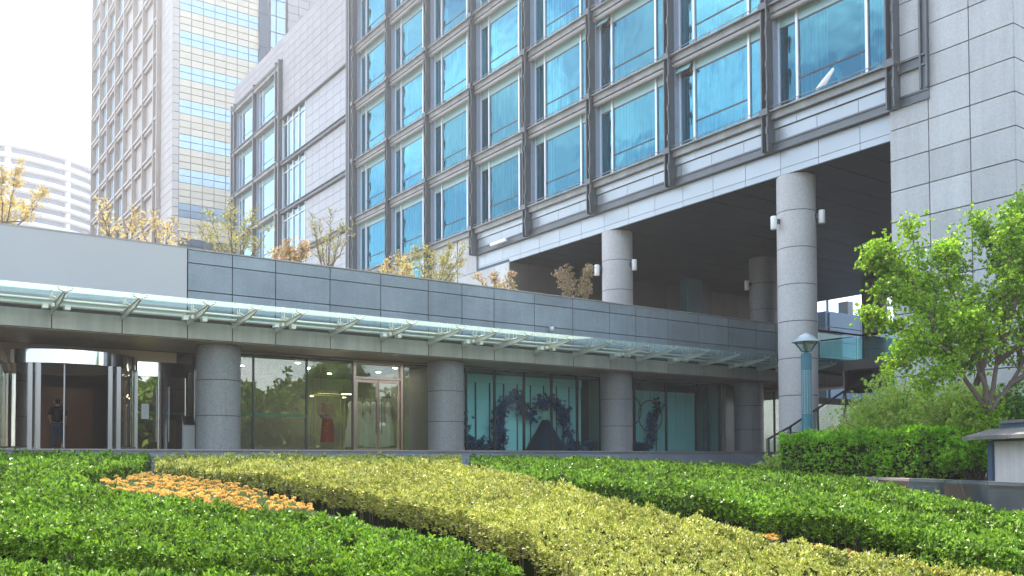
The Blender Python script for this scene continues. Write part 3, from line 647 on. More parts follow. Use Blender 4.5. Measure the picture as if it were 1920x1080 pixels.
# ---------------------------------------------------------------- glass canopy on steel brackets
GC = thing('glass_canopy', 'long aqua glass canopy on pale steel brackets above the shopfront', 'canopy', (10, 26.7, 4.4))
bj = [-5.25, -3.4, -1.6, .3, 2.15, 3.99, 5.82]+pj[:-2]
for a, b in zip(bj[:-1], bj[1:]):
    MB().add([(a+.01, 25.45, 4.52), (b-.01, 25.45, 4.52), (b-.01, 27.78, 4.66), (a+.01, 27.78, 4.66)], [(0, 1, 2, 3)]).build('glass_pane', 'canopy_glass', GC)
MB().tube([(bj[0]-.5, 26.92, 4.38), (bj[-1]+.3, 26.92, 4.38)], .045, 10).build('front_tube', 'canopy_metal', GC)
MB().tube([(bj[0]-.5, 27.38, 4.31), (bj[-1]+.3, 27.38, 4.31)], .05, 10).build('rear_tube', 'canopy_metal', GC)
for k, x in enumerate(bj):
    br = MB().prism([(27.82, 4.12), (27.82, 4.30), (26.4, 4.395), (25.62, 4.42), (25.60, 4.385), (26.3, 4.24)], 'x', x-.025, x+.025).prism([(27.82, 4.285), (25.6, 4.415), (25.6, 4.435), (27.82, 4.305)], 'x', x-.06, x+.06).build('bracket', 'canopy_metal', GC)
    sp = MB()
    for yy, zz, dz in ((25.72, 4.43, .10), (26.75, 4.39, .13)):
        for sx, sy in ((-1, -.3), (1, -.3)) if yy < 26 else ((-1, -.6), (1, -.6), (-1, .6), (1, .6)):
            e = (x+sx*.17, yy+sy*.16, zz+.05); t = (e[0], e[1], 4.52+(e[1]-25.45)*.06)
            sp.tube([(x, yy, zz), e], [.028, .018], 6).tube([e, t], .014, 6).tube([(t[0], t[1], t[2]-.012), t], .03, 8)
    sp.build('spider_clamp', 'canopy_metal', br)
    if k % 2 == 1:
        fl = MB().box(x-.34, x-.20, 26.98, 27.2, 4.16, 4.28).box(x+.2, x+.34, 26.98, 27.2, 4.16, 4.28).box(x-.36, x+.36, 27.02, 27.06, 4.28, 4.31).box(x-.14, x-.06, 26.9, 27.06, 4.2, 4.3)
        fl.build('floodlight', 'lamp_white', br)

# ---------------------------------------------------------------- things in and near the shops
lab = ['bridal shop', 'display']
ks = thing('sign_stand', 'slanted white information stand between entrance door and first column', 'stand', (8.38, 30.3, .405))
MB().prism([(30.22, .405), (30.42, .405), (30.42, 1.5), (30.22, 1.22)], 'x', 8.22, 8.56).build('body', 'sign_board', ks); MB().prism([(30.20, 1.235), (30.43, 1.515), (30.43, 1.53), (30.20, 1.25)], 'x', 8.2, 8.58).build('top_panel', 'brushed_steel', ks)
rk = thing('garment_rack', 'gold frame clothes rack in the bridal shop window', 'clothes rack', (13.6, 31.1, .41))
g = MB()
for y in (30.95, 31.35):
    for x in (13.05, 14.2): g.tube([(x, y, .41), (x, y, 2.55)], .018, 6)
    g.tube([(13.03, y, 2.55), (14.22, y, 2.55)], .018, 6)
for x in (13.05, 14.2): g.tube([(x, 30.93, 2.55), (x, 31.37, 2.55)], .018, 6)
g.tube([(13.05, 31.15, 2.4), (14.2, 31.15, 2.4)], .018, 6).build('frame', 'gold', rk)
d = thing('red_dress', 'red and pink embroidered bridal dress hanging on the gold rack', 'dress', (13.6, 31.15, .74))
MB().lathe(13.6, 31.15, [(.24, .74), (.23, 1.1), (.2, 1.4), (.17, 1.62)], 40, fold=.06, foldn=11).build('skirt', 'red_cloth', d)
MB().lathe(13.6, 31.15, [(.25, 1.6), (.22, 1.75), (.21, 1.95), (.19, 2.12), (.07, 2.2)], 32, fold=.03).tube([(13.42, 31.15, 2.14), (13.34, 31.13, 1.9), (13.33, 31.1, 1.7)], [.08, .085, .10], 10).tube([(13.78, 31.15, 2.14), (13.87, 31.13, 1.9), (13.88, 31.1, 1.7)], [.08, .085, .10], 10).build('jacket', 'pink_cloth', d)
MB().tube([(13.6, 31.15, 2.2), (13.6, 31.15, 2.33), (13.63, 31.15, 2.38), (13.6, 31.15, 2.42)], .008, 5).build('hanger', 'gold', d)
hr = thing('hanging_rail', 'dark rail holding white bridal gowns behind the gold door', 'clothes rail', (17, 33, 2.6))
MB().tube([(15.3, 33.2, 2.62), (17.15, 33.0, 2.62)], .02, 6).tube([(15.3, 33.2, 2.62), (15.3, 33.2, .41)], .02, 6).build('rail', 'dark_metal', hr)
for k in range(6):
    x = 15.5+.31*k; y = 33.17-.032*k
    gw = thing('bridal_gown', ['long plain ivory gown at the door end of the rail', 'ivory gown next to the endmost gown on the rail', 'full ivory gown third along the rail from the door', 'full ivory gown third along the rail from the column', 'ivory gown second on the rail from the column', 'wide ivory gown on the rail closest to the column'][k], 'gown', (x, y, .6), 'white gowns on the rail')
    MB().lathe(x, y, [(.30+.02*(k % 3), .6+.06*(k % 2)), (.24, 1.2), (.14, 1.75), (.10, 2.0)], 36, fold=.10, foldn=8+k).build('skirt', 'gown', gw)
    MB().lathe(x, y, [(.10, 2.0), (.13, 2.15), (.14, 2.3), (.05, 2.42)], 20).tube([(x, y, 2.4), (x, y, 2.62)], .008, 5).build('bodice', 'gown', gw)
# window display: grooved backdrop, flower arch, gown, hoops
bd = thing('display_backdrop', 'pale panelled backdrop with dark vertical slits behind the flower arch', 'backdrop', (22, 31.4, .41))
xs = [17.45]+[18.05+.70*k for k in range(12)]
m = MB()
for a, b in zip(xs[:-1], xs[1:]): m.box(a+.05, b-.05, 31.3, 31.36, .41, 3.25)
m.box(17.45, 25.75, 31.3, 31.36, 3.26, 3.6).build('panel', 'backdrop', bd); MB().box(17.45, 26.2, 31.37, 31.5, .41, 3.6).build('backing', 'joint', bd)
b2 = thing('display_backdrop', 'pale panelled backdrop behind the copper hoops', 'backdrop', (29, 31.2, .41))
m = MB()
for a, b in zip(fr(26.6, 33, 9)[:-1], fr(26.6, 33, 9)[1:]): m.box(a+.02, b-.02, 31.3, 31.36, .41, 3.3)
m.build('panel', 'backdrop', b2); MB().box(26.55, 33.1, 31.37, 31.5, .41, 3.6).build('backing', 'joint', b2)
def blooms(parent, name, pts, r, n, m='blue_bloom', ln=.12):
    P = []
    for p in pts: P.append(np.array(p)+rng.normal(size=(n, 3))*np.array([r, r*.6, r])*.55)
    P = np.concatenate(P); P[:, 1] = np.clip(P[:, 1], 29.95, 31.25); P[:, 2] = np.clip(P[:, 2], .45, 3.4)
    Vv, F = rosettes(P, rng.normal(size=P.shape)+np.array([0, -.6, .2]), 5, ln, ln*.75, 1.3); return np_mesh(name, Vv, F, m, parent, kind=None)
fa = thing('flower_arch', 'blue flower arch framing the navy gown in the shop window', 'flower arch', (22.5, 30.9, .41))
arc = [(21.05+.1*math.sin(k), 30.85, .6+.19*k) for k in range(9)]+[(21.2, 30.85, 2.3), (21.5, 30.85, 2.5), (21.75, 30.85, 2.7), (22.0, 30.85, 2.6), (22.2, 30.85, 2.3), (22.4, 30.85, 2.0), (22.7, 30.85, 1.9)]
arc2 = [(23.1, 30.85, 2.4), (23.3, 30.85, 2.55), (23.6, 30.85, 2.6), (23.9, 30.85, 2.45), (24.2, 30.85, 2.3), (24.5, 30.85, 2.1), (24.3, 30.85, 1.9), (24.45, 30.85, 1.6)]
blooms(fa, 'flowers', arc+arc2, .26, 26); MB().tube([(21.0, 31.1, .41), (21.0, 31.1, 2.2), (21.8, 31.1, 2.8), (22.8, 31.1, 2.2)], .03, 6).tube([(22.8, 31.1, 2.2), (23.5, 31.1, 2.65), (24.5, 31.1, 2.2), (24.55, 31.1, .41)], .03, 6).build('frame', 'dark_metal', fa)
for nm, lb, pts, r in (('flower_bank', 'blue flowers heaped on the window floor left of the arch', [(19.0+.22*k, 30.8, .65+.3*(k < 3)) for k in range(9)]+[(19.0, 30.8, 1.5), (19.2, 30.8, 1.8)], .3),
    ('flower_bank', 'low heap of blue flowers on the window floor right of the navy gown', [(24.4+.2*k, 30.8, .6+.12*math.sin(k)) for k in range(8)]+[(24.6, 30.8, 1.2)], .22),
    ('flower_bank', 'blue flowers climbing up behind the copper hoops', [(27.5+.22*k, 30.9, .65) for k in range(9)]+[(29.6, 30.9, 1.0+.22*k) for k in range(6)]+[(29.9, 30.9, 2.2), (30.0, 30.9, 2.6)], .24)):
    t = thing(nm, lb, 'flowers', (*pts[0][:2], .41)); blooms(t, 'flowers', pts, r, 22); MB().tube([(pts[-1][0], 31.0, .41), pts[-1]], .02, 5).build('stem', 'twig', t)
ng = thing('navy_gown', 'navy ball gown on a stand under the blue flower arch', 'gown', (23.2, 30.6, .41))
MB().lathe(23.2, 30.6, [(.88, .41), (.62, .9), (.34, 1.4), (.15, 1.75)], 48, fold=.03, foldn=13).build('skirt', 'navy_cloth', ng); MB().lathe(23.2, 30.6, [(.14, 1.75), (.16, 1.95), (.2, 2.05), (.1, 2.12)], 24).build('bodice', 'cream_cloth', ng)
for x, y, z, r, lb in ((29.35, 30.7, 2.06, .74, 'large copper hoop hanging in the display window'), (28.2, 30.8, 2.3, .66, 'copper hoop half hidden behind the third column')):
    h = MB().tube([(x+r*math.cos(a), y, z+r*1.0*math.sin(a)) for a in fr(0, 2*math.pi, 40)], .03, 8, cap=False)
    t = thing('hoop', lb, 'hoop', (x, y, z)); h.build('ring', 'copper', t); MB().tube([(x, y, z+r), (x, y, 3.68)], .006, 4).build('cord', 'dark_metal', t)

# ---------------------------------------------------------------- wall lights on the columns
def wall_light(x, y, z, ang, label):
    c, s_ = math.cos(ang), math.sin(ang); t = thing('wall_light', label, 'wall light', (x+.72*c, y+.72*s_, z), 'white wall lights on the tall columns')
    MB().lathe(x+.92*c, y+.92*s_, [(.10, z-.24), (.115, z-.22), (.115, z+.22), (.10, z+.24)], 16).build('lamp_body', 'lamp_white', t)
    MB().tube([(x+.68*c, y+.68*s_, z+.06), (x+.84*c, y+.84*s_, z+.06)], .04, 8).lathe(x+.75*c, y+.75*s_, [(.07, z-.02), (.07, z+.14)], 10).build('bracket', 'dark_metal', t)
va = math.atan2(-20.98, -27.4)
wall_light(27.4, 20.98, 8.72, va+1.25+math.pi*0, 'white wall light on the right side of the front column')
wall_light(27.4, 20.98, 8.58, va-1.0, 'white wall light on the left side of the front column')
wall_light(27.4, 30.72, 8.72, va+1.15, 'white wall light on the right side of the second tall column')
wall_light(27.4, 30.72, 8.62, va-1.25, 'white wall light on the left side of the second tall column')
wall_light(37.1, 30.5, 8.9, va-1.0, 'wall light on the shaded column under the hall')
t = thing('tube_lamp', 'white tube lamp fixed below the lowest hotel windows', 'lamp', (V-.2, 38.6, 11.3))
MB().box(V-.32, V-.2, 38.0, 39.4, 11.28, 11.42).build('housing', 'lamp_white', t); MB().tube([(V-.2, 38.2, 11.4), (V-.12, 38.2, 11.47)], .02, 5).build('bracket', 'dark_metal', t)
t = thing('green_glass_pier', 'green lit glass pier standing in the open hall', 'pier', (37.9, 36, 5.2))
MB().box(37.3, 38.5, 36, 36.5, 5.2, 10.3).build('glass_wall', 'teal_paint', t); MB().box(38.52, 39.3, 36, 36.5, 5.2, 10.3).build('dark_side', 'dark_metal', t)

t = thing('security_camera', 'small dome camera on a short arm fixed to the podium parapet', 'camera', (21.27, 27.7, 5.1))
MB().lathe(21.27, 27.62, [(.02, 5.0), (.075, 5.03), (.085, 5.1), (.085, 5.16), (.03, 5.18)], 14).build('dome', 'lamp_white', t); MB().tube([(21.27, 27.62, 5.17), (21.3, 27.72, 5.22), (21.45, 27.82, 5.24)], .018, 6).build('arm', 'dark_metal', t)
t = thing('draped_cloth', 'white cloth draped over a curved ornament behind the large window by the stone wall', 'cloth', (27.1, 19.0, 12.7))
MB().tube([(27.0, 20.4, 12.80), (27.0, 19.9, 12.9), (27.0, 19.35, 13.12), (27.0, 18.98, 13.45), (27.0, 18.78, 13.75)], [.03, .10, .19, .15, .03], 12).tube([(27.0, 18.95, 13.5), (27.0, 18.8, 13.1), (27.0, 18.7, 12.8)], [.12, .10, .12], 10).build('cloth', 'gown', t)

# ---------------------------------------------------------------- raised walkway at the end of the podium
WK = thing('raised_walkway', 'raised walkway slab with glass balustrade beyond the front column', 'walkway', (41, 27, 4.7))
MB().box(39.95, 50, 20, 38, 4.5, 5.0).build('deck', 'floor_stone', WK)
MB().box(41.0, 41.2, 19.5, UP, 3.4, 4.98).box(40.0, 41.2, UP-.2, UP, 3.4, 4.98).build('edge_beam', 'brown_fascia', WK)
for k, (a, b) in enumerate(((19.6, 22.2), (22.25, 24.9), (24.95, 27.8))):
    g = MB().sheet('x', 41.06, a+.05, b-.05, 5.06, 6.25).build('glass_panel', 'rail_glass', WK)
MB().sheet('y', UP-.34, 36.2, 41.0, 5.0, 6.2).build('glass_panel', 'rail_glass', WK)
f = MB()
for y in (19.6, 22.22, 24.92, 27.8): f.box(41.02, 41.10, y-.03, y+.03, 5.0, 6.3)
f.build('balustrade_post', 'brushed_steel', WK); MB().tube([(41.06, 19.5, 6.33), (41.06, UP-.34, 6.33), (36.2, UP-.34, 6.3)], .045, 8).build('handrail', 'dark_metal', WK)
MB().panels('y', 30.6, .1, fr(39.9, 46, 5), [.2, 1.6, 3.4], .03).build('lower_wall', 'wall_brown', WK)
m = MB().sheet('y', 30.2, 40.2, 46, .6, 3.0).build('lower_glass', 'shop_glass', WK)

# ---------------------------------------------------------------- stair rail at the end of the steps
SR = thing('stair_handrail', 'dark stair handrail with glass infill at the end of the steps', 'handrail', (24.36, 19.9, -.3))
pth = [(24.36, 19.9, .72), (25.5, 19.9, 1.14), (28.1, 19.9, 2.28), (30.6, 19.9, 3.35)]
MB().tube([(24.34, 19.9, .70)]+pth[1:], .042, 8).build('rail', 'dark_metal', SR)
for x, z in ((24.36, .72), (25.5, 1.14), (27.0, 1.8), (28.6, 2.5)): MB().box(x-.045, x+.045, 19.86, 19.94, z-1.35, z-.0).build('post', 'brushed_steel', SR)
MB().add([(24.45, 19.9, -.2), (30.5, 19.9, 2.3), (30.5, 19.9, 3.2), (25.5, 19.9, 1.06), (24.45, 19.9, .66)], [(0, 1, 2, 3, 4)]).build('glass_infill', 'clear_glass', SR)
MB().prism([(24.4, -1.6), (32, -1.6), (32, 2.75), (24.4, -.45)], 'y', 19.88, 19.98).build('stringer', 'planter_stone', SR)
# ---------------------------------------------------------------- hedges
def inside(P, poly):
    x, y = P[:, 0], P[:, 1]; c = np.zeros(len(P), bool); n = len(poly)
    for i in range(n):
        x0, y0 = poly[i]; x1, y1 = poly[(i+1) % n]
        k = ((y0 > y) != (y1 > y)) & (x < (x1-x0)*(y-y0)/((y1-y0)+1e-12)+x0); c ^= k
    return c
def area(poly): p = np.array(poly); q = np.roll(p, -1, 0); return abs((p[:, 0]*q[:, 1]-p[:, 1]*q[:, 0]).sum())/2
PH = rng.random(8)*6
def lump(x, y): return .035*np.sin(2.1*x+PH[0])*np.sin(1.9*y+PH[1])+.03*np.sin(4.3*x+1.7*y+PH[2])+.025*np.sin(5.9*y-2.6*x+PH[3])
def shrink(poly, d):
    p = np.array(poly); n = len(p); o = []
    ar = sum(p[i][0]*p[(i+1) % n][1]-p[(i+1) % n][0]*p[i][1] for i in range(n)); s_ = 1 if ar > 0 else -1
    for i in range(n):
        e1 = p[i]-p[i-1]; e2 = p[(i+1) % n]-p[i]; n1 = np.array([-e1[1], e1[0]])/np.hypot(*e1)*s_; n2 = np.array([-e2[1], e2[0]])/np.hypot(*e2)*s_
        b = n1+n2; b = b/max(np.hypot(*b), .4); o.append(tuple(p[i]+b*d))
    return o
CJ = rng.random((64, 64, 2))
def dome(x, y, s=.36):
    # clumped growth: height falls away from the middle of each bush
    gx_, gy_ = np.floor(x/s).astype(int), np.floor(y/s).astype(int); best = np.full(np.shape(x), 9.)
    for i in (-1, 0, 1):
        for j in (-1, 0, 1):
            c = CJ[(gx_+i) % 64, (gy_+j) % 64]; best = np.minimum(best, ((gx_+i+c[..., 0])*s-x)**2+((gy_+j+c[..., 1])*s-y)**2)
    return -.15*np.minimum(best/(.55*s)**2, 1.2)+.05
def hedge(label, poly, m, h=.5, lift=0., ln0=.056, dens=2.5, group=None, k=5, wr=.5, spread=.9, lumps=1.0, zf=None, skirt=.62, damp=.22):
    zf = zf or (lambda x, y: bed(x, y)+lift)
    c = np.mean(poly, 0); t = thing('hedge', label, 'hedge', (c[0], c[1], float(zf(*c))-h), group)
    p = np.array(poly); lo, hi = p.min(0), p.max(0)
    # solid core: shade between the leaves put in as near-black colour
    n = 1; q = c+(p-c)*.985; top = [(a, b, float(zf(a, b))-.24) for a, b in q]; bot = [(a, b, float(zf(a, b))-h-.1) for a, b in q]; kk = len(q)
    MB().add(top+bot, [tuple(range(kk))]+[(i, (i+1) % kk, kk+(i+1) % kk, kk+i) for i in range(kk)]).build('shade_core', 'hedge_shade', t)
    # top shoots, more and smaller close to the camera
    A = np.prod(hi-lo); base = 130*dens
    Q = lo+(hi-lo)*rng.random((int(A*base), 2)); Q = Q[inside(Q, poly)]
    d = np.hypot(Q[:, 0], Q[:, 1]); sz = np.clip(d/12, .85, 1.8); Q = Q[rng.random(len(Q)) < np.clip(1.25/sz**1.6, 0, 1)]
    d = np.hypot(Q[:, 0], Q[:, 1]); sz = np.clip(d/12, .85, 1.8)
    z = zf(Q[:, 0], Q[:, 1])+lump(Q[:, 0], Q[:, 1])*lumps+dome(Q[:, 0], Q[:, 1])*damp/.15-.07*rng.random(len(Q))**1.5+.06*(rng.random(len(Q)) > .93)
    P = np.stack([Q[:, 0], Q[:, 1], z], 1); N = np.stack([rng.normal(0, .38, len(P)), rng.normal(0, .38, len(P)), np.ones(len(P))], 1)
    V1, F1 = rosettes(P, N, k, ln0*sz, ln0*sz*wr, spread)
    # sides
    SP = []; SN = []
    for i in range(len(p)):
        a, b = p[i], p[(i+1) % len(p)]; l = np.hypot(*(b-a)); nn = int(l*h*230*dens)
        if nn < 1: continue
        u = rng.random((nn, 1)); s_ = a+(b-a)*u; nr = np.array([(b-a)[1], -(b-a)[0]])/max(l, 1e-6)
        if np.dot(nr, (a+b)/2-c) < 0: nr = -nr
        hh = rng.random(nn)**1.2*h*skirt
        s_ = s_+nr*(.02*rng.normal(size=(nn, 1))-.10*(hh[:, None]/h)**1.4*rng.random((nn, 1)))
        SP.append(np.c_[s_, zf(s_[:, 0], s_[:, 1])+lump(s_[:, 0], s_[:, 1])*lumps-hh]); SN.append(np.c_[np.tile(nr, (nn, 1))+rng.normal(0, .4, (nn, 2)), np.full(nn, .7)])
    SP = np.concatenate(SP); SN = np.concatenate(SN); d = np.hypot(SP[:, 0], SP[:, 1]); sz = np.clip(d/12, .85, 1.8); kp = rng.random(len(SP)) < np.clip(1.25/sz**1.6, 0, 1)
    SP, SN, sz = SP[kp], SN[kp], sz[kp]
    V2, F2 = rosettes(SP, SN, k, ln0*sz, ln0*sz*wr, spread)
    np_mesh('foliage', np.concatenate([V1, V2]), np.concatenate([F1, F2+len(V1)]), m, t)
    # woody stems under the skirt
    st = MB()
    for i in range(len(p)):
        a, b = p[i], p[(i+1) % len(p)]; l = np.hypot(*(b-a)); dm = np.hypot(*((a+b)/2))
        for q in range(min(int(l*5), 140)):
            s_ = a+(b-a)*random.random()*1.0; s_ = c+(s_-c)*.99; z = float(zf(*s_))
            st.tube([(s_[0], s_[1], z-h-.1), (s_[0]+random.gauss(0, .03), s_[1]+random.gauss(0, .03), z-.12)], .009, 3, cap=False)
    st.build('stem', 'twig', t, kind='stuff')
    return t
A1=[(1.23,25.81),(6.07,25.32),(5.19,22.4),(3.22,18.91),(2.99,15.9),(3.49,13.19),(4.02,11.44),(4.72,11.04),(4.93,9.66),(5.04,8.49),(4.95,7.16),(4.65,6.32),(3.81,6.68),(3.27,7.2),(2.12,8.54),(1.04,10.37),(0.45,11.17)]
A2=[(0.32,10.06),(0.94,9.39),(1.94,7.82),(3.02,6.65),(3.52,6.18),(4.3,5.78),(3.75,4.74),(2.37,3.65),(0.09,4.89)]
FB=[(3.7,20.22),(5.3,21.88),(6.14,18.44),(6.05,15.08),(5.74,13.43),(4.67,13.53),(4.12,15.59),(3.54,18.09)]
Y=[(6.18,25.33),(11.1,25.97),(15.86,25.61),(13.24,21.55),(12.47,17.78),(10.94,13.16),(9.55,9.23),(8.9,6.97),(8.83,5.43),(9.21,4.09),(5.15,2.14),(3.17,3.22),(4.6,5.35),(5.24,6.24),(5.76,7.28),(6.3,8.66),(6.94,10.95),(7.04,13.05),(7.11,15.19),(7.02,17.5),(6.55,20.39),(5.5,22.2)]
R1=[(15.97,25.46),(21.45,24.33),(23.87,19.51),(20.81,13.35),(15.18,6.73),(13.1,5.81),(16.85,11.06),(18.73,16.0),(17.42,19.77),(13.82,21.8)]
R2=[(13.6,21.19),(16.64,18.88),(17.87,15.27),(16.05,10.53),(12.61,5.6),(10.89,4.83),(13.56,8.9),(14.66,12.53),(13.24,15.02),(12.52,17.41)]
R3=[(12.43,16.07),(12.67,14.38),(13.96,11.93),(13.03,8.55),(10.51,4.67),(9.39,4.17),(10.32,6.34),(10.71,8.38),(11.47,11.21),(11.58,13.77)]
hedge('broad glossy green hedge left of the orange flower bed', shrink(A1, .14), 'leaf_hedge', .55, group='clipped green hedge beds')
hedge('low green hedge strip closest to the camera, in front of the broad green bed', shrink(A2, .14), 'leaf_hedge', .5, lift=-.06, group='clipped green hedge beds')
hedge('wide yellow green variegated hedge sweeping from the shopfront to the bottom right', Y, 'leaf_yellow', .62, lift=-.05, damp=.26, k=6, wr=.38, ln0=.048, dens=2.9, spread=.8)
hedge('farthest green hedge row, against the steps and the planter wall', shrink(R1, .26), 'leaf_hedge', .5, group='clipped green hedge beds')
hedge('middle green hedge row of the three on the slope', shrink(R2, .42), 'leaf_hedge', .5, lift=-.02, group='clipped green hedge beds')
hedge('green hedge row with bare stems beside the yellow hedge', shrink(R3, .22), 'leaf_hedge', .6, lift=.10, group='clipped green hedge beds')
# orange flower bed
def flowers(label, poly, drop, n):
    c = np.mean(poly, 0); p = np.array(poly); lo, hi = p.min(0), p.max(0)
    t = thing('flower_bed', label, 'flower bed', (c[0], c[1], float(bed(*c))-.55)); t['kind'] = 'stuff'
    Q = lo+(hi-lo)*rng.random((n, 2)); Q = Q[inside(Q, poly)]
    P = np.c_[Q, bed(Q[:, 0], Q[:, 1])-drop+.05*rng.random(len(Q))]
    PP = []; ND = []
    for k in range(26):                     # each head a small dome of petals
        dd = unit(np.c_[rng.normal(size=(len(P), 2)), .25+.9*rng.random(len(P))]); PP.append(P+dd*.034); ND.append(dd+np.array([0, 0, .3]))
    V1, F1 = leaves(np.concatenate(PP)-.02*np.concatenate(ND), np.concatenate(ND), .042, .042); np_mesh('petals', V1, F1, 'petal_orange', t, kind='stuff')
    G = lo+(hi-lo)*rng.random((n*7, 2)); G = G[inside(G, poly)]; P = np.c_[G, bed(G[:, 0], G[:, 1])-drop-.06-.1*rng.random(len(G))]
    V1, F1 = rosettes(P, np.c_[rng.normal(0, .4, (len(P), 2)), np.ones(len(P))], 6, .10, .04); np_mesh('foliage', V1, F1, 'leaf_grey', t, kind='stuff')
flowers('bed of orange flower heads between the green and yellow hedges', FB, .26, 640)
flowers('thin line of orange flowers under the stems of the right hedge row', [(10.9,9.3),(11.35,9.2),(11.35,8.0),(10.8,6.3),(10.2,5.0),(9.9,5.1),(10.5,6.9),(10.75,8.3)], .36, 300)

# ---------------------------------------------------------------- planter on the right with hedge, shrub, tree
PBZ = -.50
w0, w1, w2 = (22.6, 16.6), (21.0, 13.7), (15.6, 5.3)
MB().prism([(22.6, 16.6), (21.0, 13.7), (15.6, 5.3), (18, 1), (26.4, 2), (26.4, 12.7), (26.4, 18.6), (23.5, 18.6)], 'z', -2.2, PBZ).build('planting_bed', 'soil', None, kind='structure')
def along(a, b, t0, t1): return (a[0]+(b[0]-a[0])*t0, a[1]+(b[1]-a[1])*t0), (a[0]+(b[0]-a[0])*t1, a[1]+(b[1]-a[1])*t1)
PW = thing('planter_wall', 'low stone planter wall, brown then polished dark granite, behind the hedges', 'wall', (20, 12, -1.5))
def slab(mb, p, q, th, z0, z1):
    d = Vector((q[0]-p[0], q[1]-p[1])).normalized(); n = Vector((-d.y, d.x))*th
    mb.prism([p, q, (q[0]+n.x, q[1]+n.y), (p[0]+n.x, p[1]+n.y)], 'z', z0, z1)
m = MB()
for k in range(2): slab(m, *along(w0, w1, k/2+.004, (k+1)/2-.004), .25, -2.0, PBZ+.06)
pc = along(w1, w2, 0, .18); slab(m, along(w1, w2, .003, .17)[0], along(w1, w2, .003, .17)[1], .25, -2.0, PBZ+.06); m.build('brown_slab', 'planter_stone', PW)
m = MB()
for k in range(5): slab(m, *along(w1, w2, .173+k*.165, .335+k*.165), .25, -2.0, PBZ+.04)
m.build('granite_slab', 'polished_granite', PW)
m = MB(); slab(m, *along(w1, w2, .173, 1), .27, PBZ+.042, PBZ+.065); m.build('cap', 'grey_metal', PW)
# small tiled shed
HD = Vector((w2[0]-w1[0], w2[1]-w1[1], 0)).normalized(); HN = Vector((-HD.y, HD.x, 0)); 
if HN.x*1+HN.y*(-.3) < 0: HN = -HN
S0 = Vector((20.05, 10.74, 0))+HN*.32
def sp(a, n, z): q = S0+HD*a+HN*n; return (q.x, q.y, z)
SH = thing('garden_shed', 'small plastered garden shed with weathered grey tiled roof edge', 'shed', sp(0, 0, PBZ))
def hex8(mb, a0, a1, n0, n1, z0, z1): mb.add([sp(a0, n0, z0), sp(a1, n0, z0), sp(a1, n1, z0), sp(a0, n1, z0), sp(a0, n0, z1), sp(a1, n0, z1), sp(a1, n1, z1), sp(a0, n1, z1)], [(0, 1, 2, 3), (7, 6, 5, 4), (0, 4, 5, 1), (1, 5, 6, 2), (2, 6, 7, 3), (3, 7, 4, 0)])
m = MB(); hex8(m, .15, 5, .12, 1.6, PBZ, .40); m.build('wall', 'plaster', SH)
m = MB(); hex8(m, -.02, .148, .06, 1.6, PBZ, .42); hex8(m, .15, 5, .08, 1.6, .402, .46); m.build('corner_post', 'blue_grey_paint', SH)
m = MB()
for k in range(22):
    a = -.45+k*.25; hex8(m, a+.004, a+.246, -.28, .02, .44, .52)
    for r in range(3): mbz = .52+.055*r; m.add([sp(a+.01, -.27+.2*r, mbz), sp(a+.24, -.27+.2*r, mbz), sp(a+.24, .0+.2*r, mbz+.075), sp(a+.01, .0+.2*r, mbz+.075), sp(a+.01, -.27+.2*r, mbz-.03), sp(a+.24, -.27+.2*r, mbz-.03)], [(0, 1, 2, 3), (4, 5, 1, 0)])
m.build('roof', 'tile_grey', SH)
m = MB(); hex8(m, -.1, 5, .40, .62, .5, .80); hex8(m, -.35, -.1, .1, .6, .5, .62); m.build('roof_ridge', 'blue_grey_paint', SH)
m = MB(); hex8(m, -.05, 5, .36, 1.4, .802, .87); m.build('roof_top', 'tile_grey', SH)

# clipped box hedge and shrubs in the planter
bx = [(22.2, 17.7), (21.5, 13.95), (20.9, 12.6), (22.4, 12.0), (23.3, 14.0), (23.6, 17.5)]
def flat(z): return lambda x, y: z+0*x+0*y
hedge('tall clipped bright green box hedge on the planter', bx, 'leaf_box', 1.3, dens=1.4, ln0=.07, zf=lambda x, y: .78+.0*x-.03*(x-21), lumps=1.6, skirt=.97)
def shrub(label, c, r, n, m, ln, wr=.5, k=5, stems=7, name='shrub', group=None, ragged=.35, cat='shrub'):
    t = thing(name, label, cat, (c[0], c[1], c[2]-r[2]), group); c = np.array(c); r = np.array(r)
    # many leaning shoots give a broken outline
    ns = max(int(n/26), 8); U = unit(rng.normal(size=(ns, 3))); U[:, 2] = np.abs(U[:, 2])*.95-.25*rng.random(ns); R_ = (1-ragged+ragged*1.5*rng.random((ns, 1)))
    tips = c+U*r*R_; P = []; N = []
    for q in range(26):
        f = .45+.55*rng.random((ns, 1)); base = c-np.array([0, 0, r[2]*.6]); pt = base+(tips-base)*f+rng.normal(size=(ns, 3))*r*.07; P.append(pt); N.append((tips-base)+rng.normal(size=(ns, 3))*.4)
    P = np.concatenate(P); N = np.concatenate(N); N[:, 2] += .4
    Vv, F = rosettes(P, N, k, ln, ln*wr, 1.0); np_mesh('foliage', Vv, F, m, t)
    st = MB()
    for q in range(min(ns, 40)):
        st.tube([c-np.array([0, 0, r[2]*1.02])+np.array([random.gauss(0, .1), random.gauss(0, .1), 0]), (c+tips[q])/2-np.array([0, 0, r[2]*.2]), tips[q]], [.02, .012, .005], 4, cap=False)
    st.build('stem', 'twig', t); return t
shrub('loose shrub with pinkish new leaves behind the box hedge', (24.1, 15.0, 1.0), (1.5, 1.85, 1.6), 6500, 'leaf_shrub', .08, wr=.5, ragged=.35)
shrub('wide leafy shrub with pale flowers between box hedge and tree', (23.5, 12.6, .95), (1.3, 1.6, 1.45), 6000, 'leaf_shrub', .08, wr=.5)
shrub('dark evergreen bush behind the shed roof and the tree trunk', (23.6, 10.2, .9), (1.5, 2.4, 1.35), 5200, 'leaf_dark', .10)
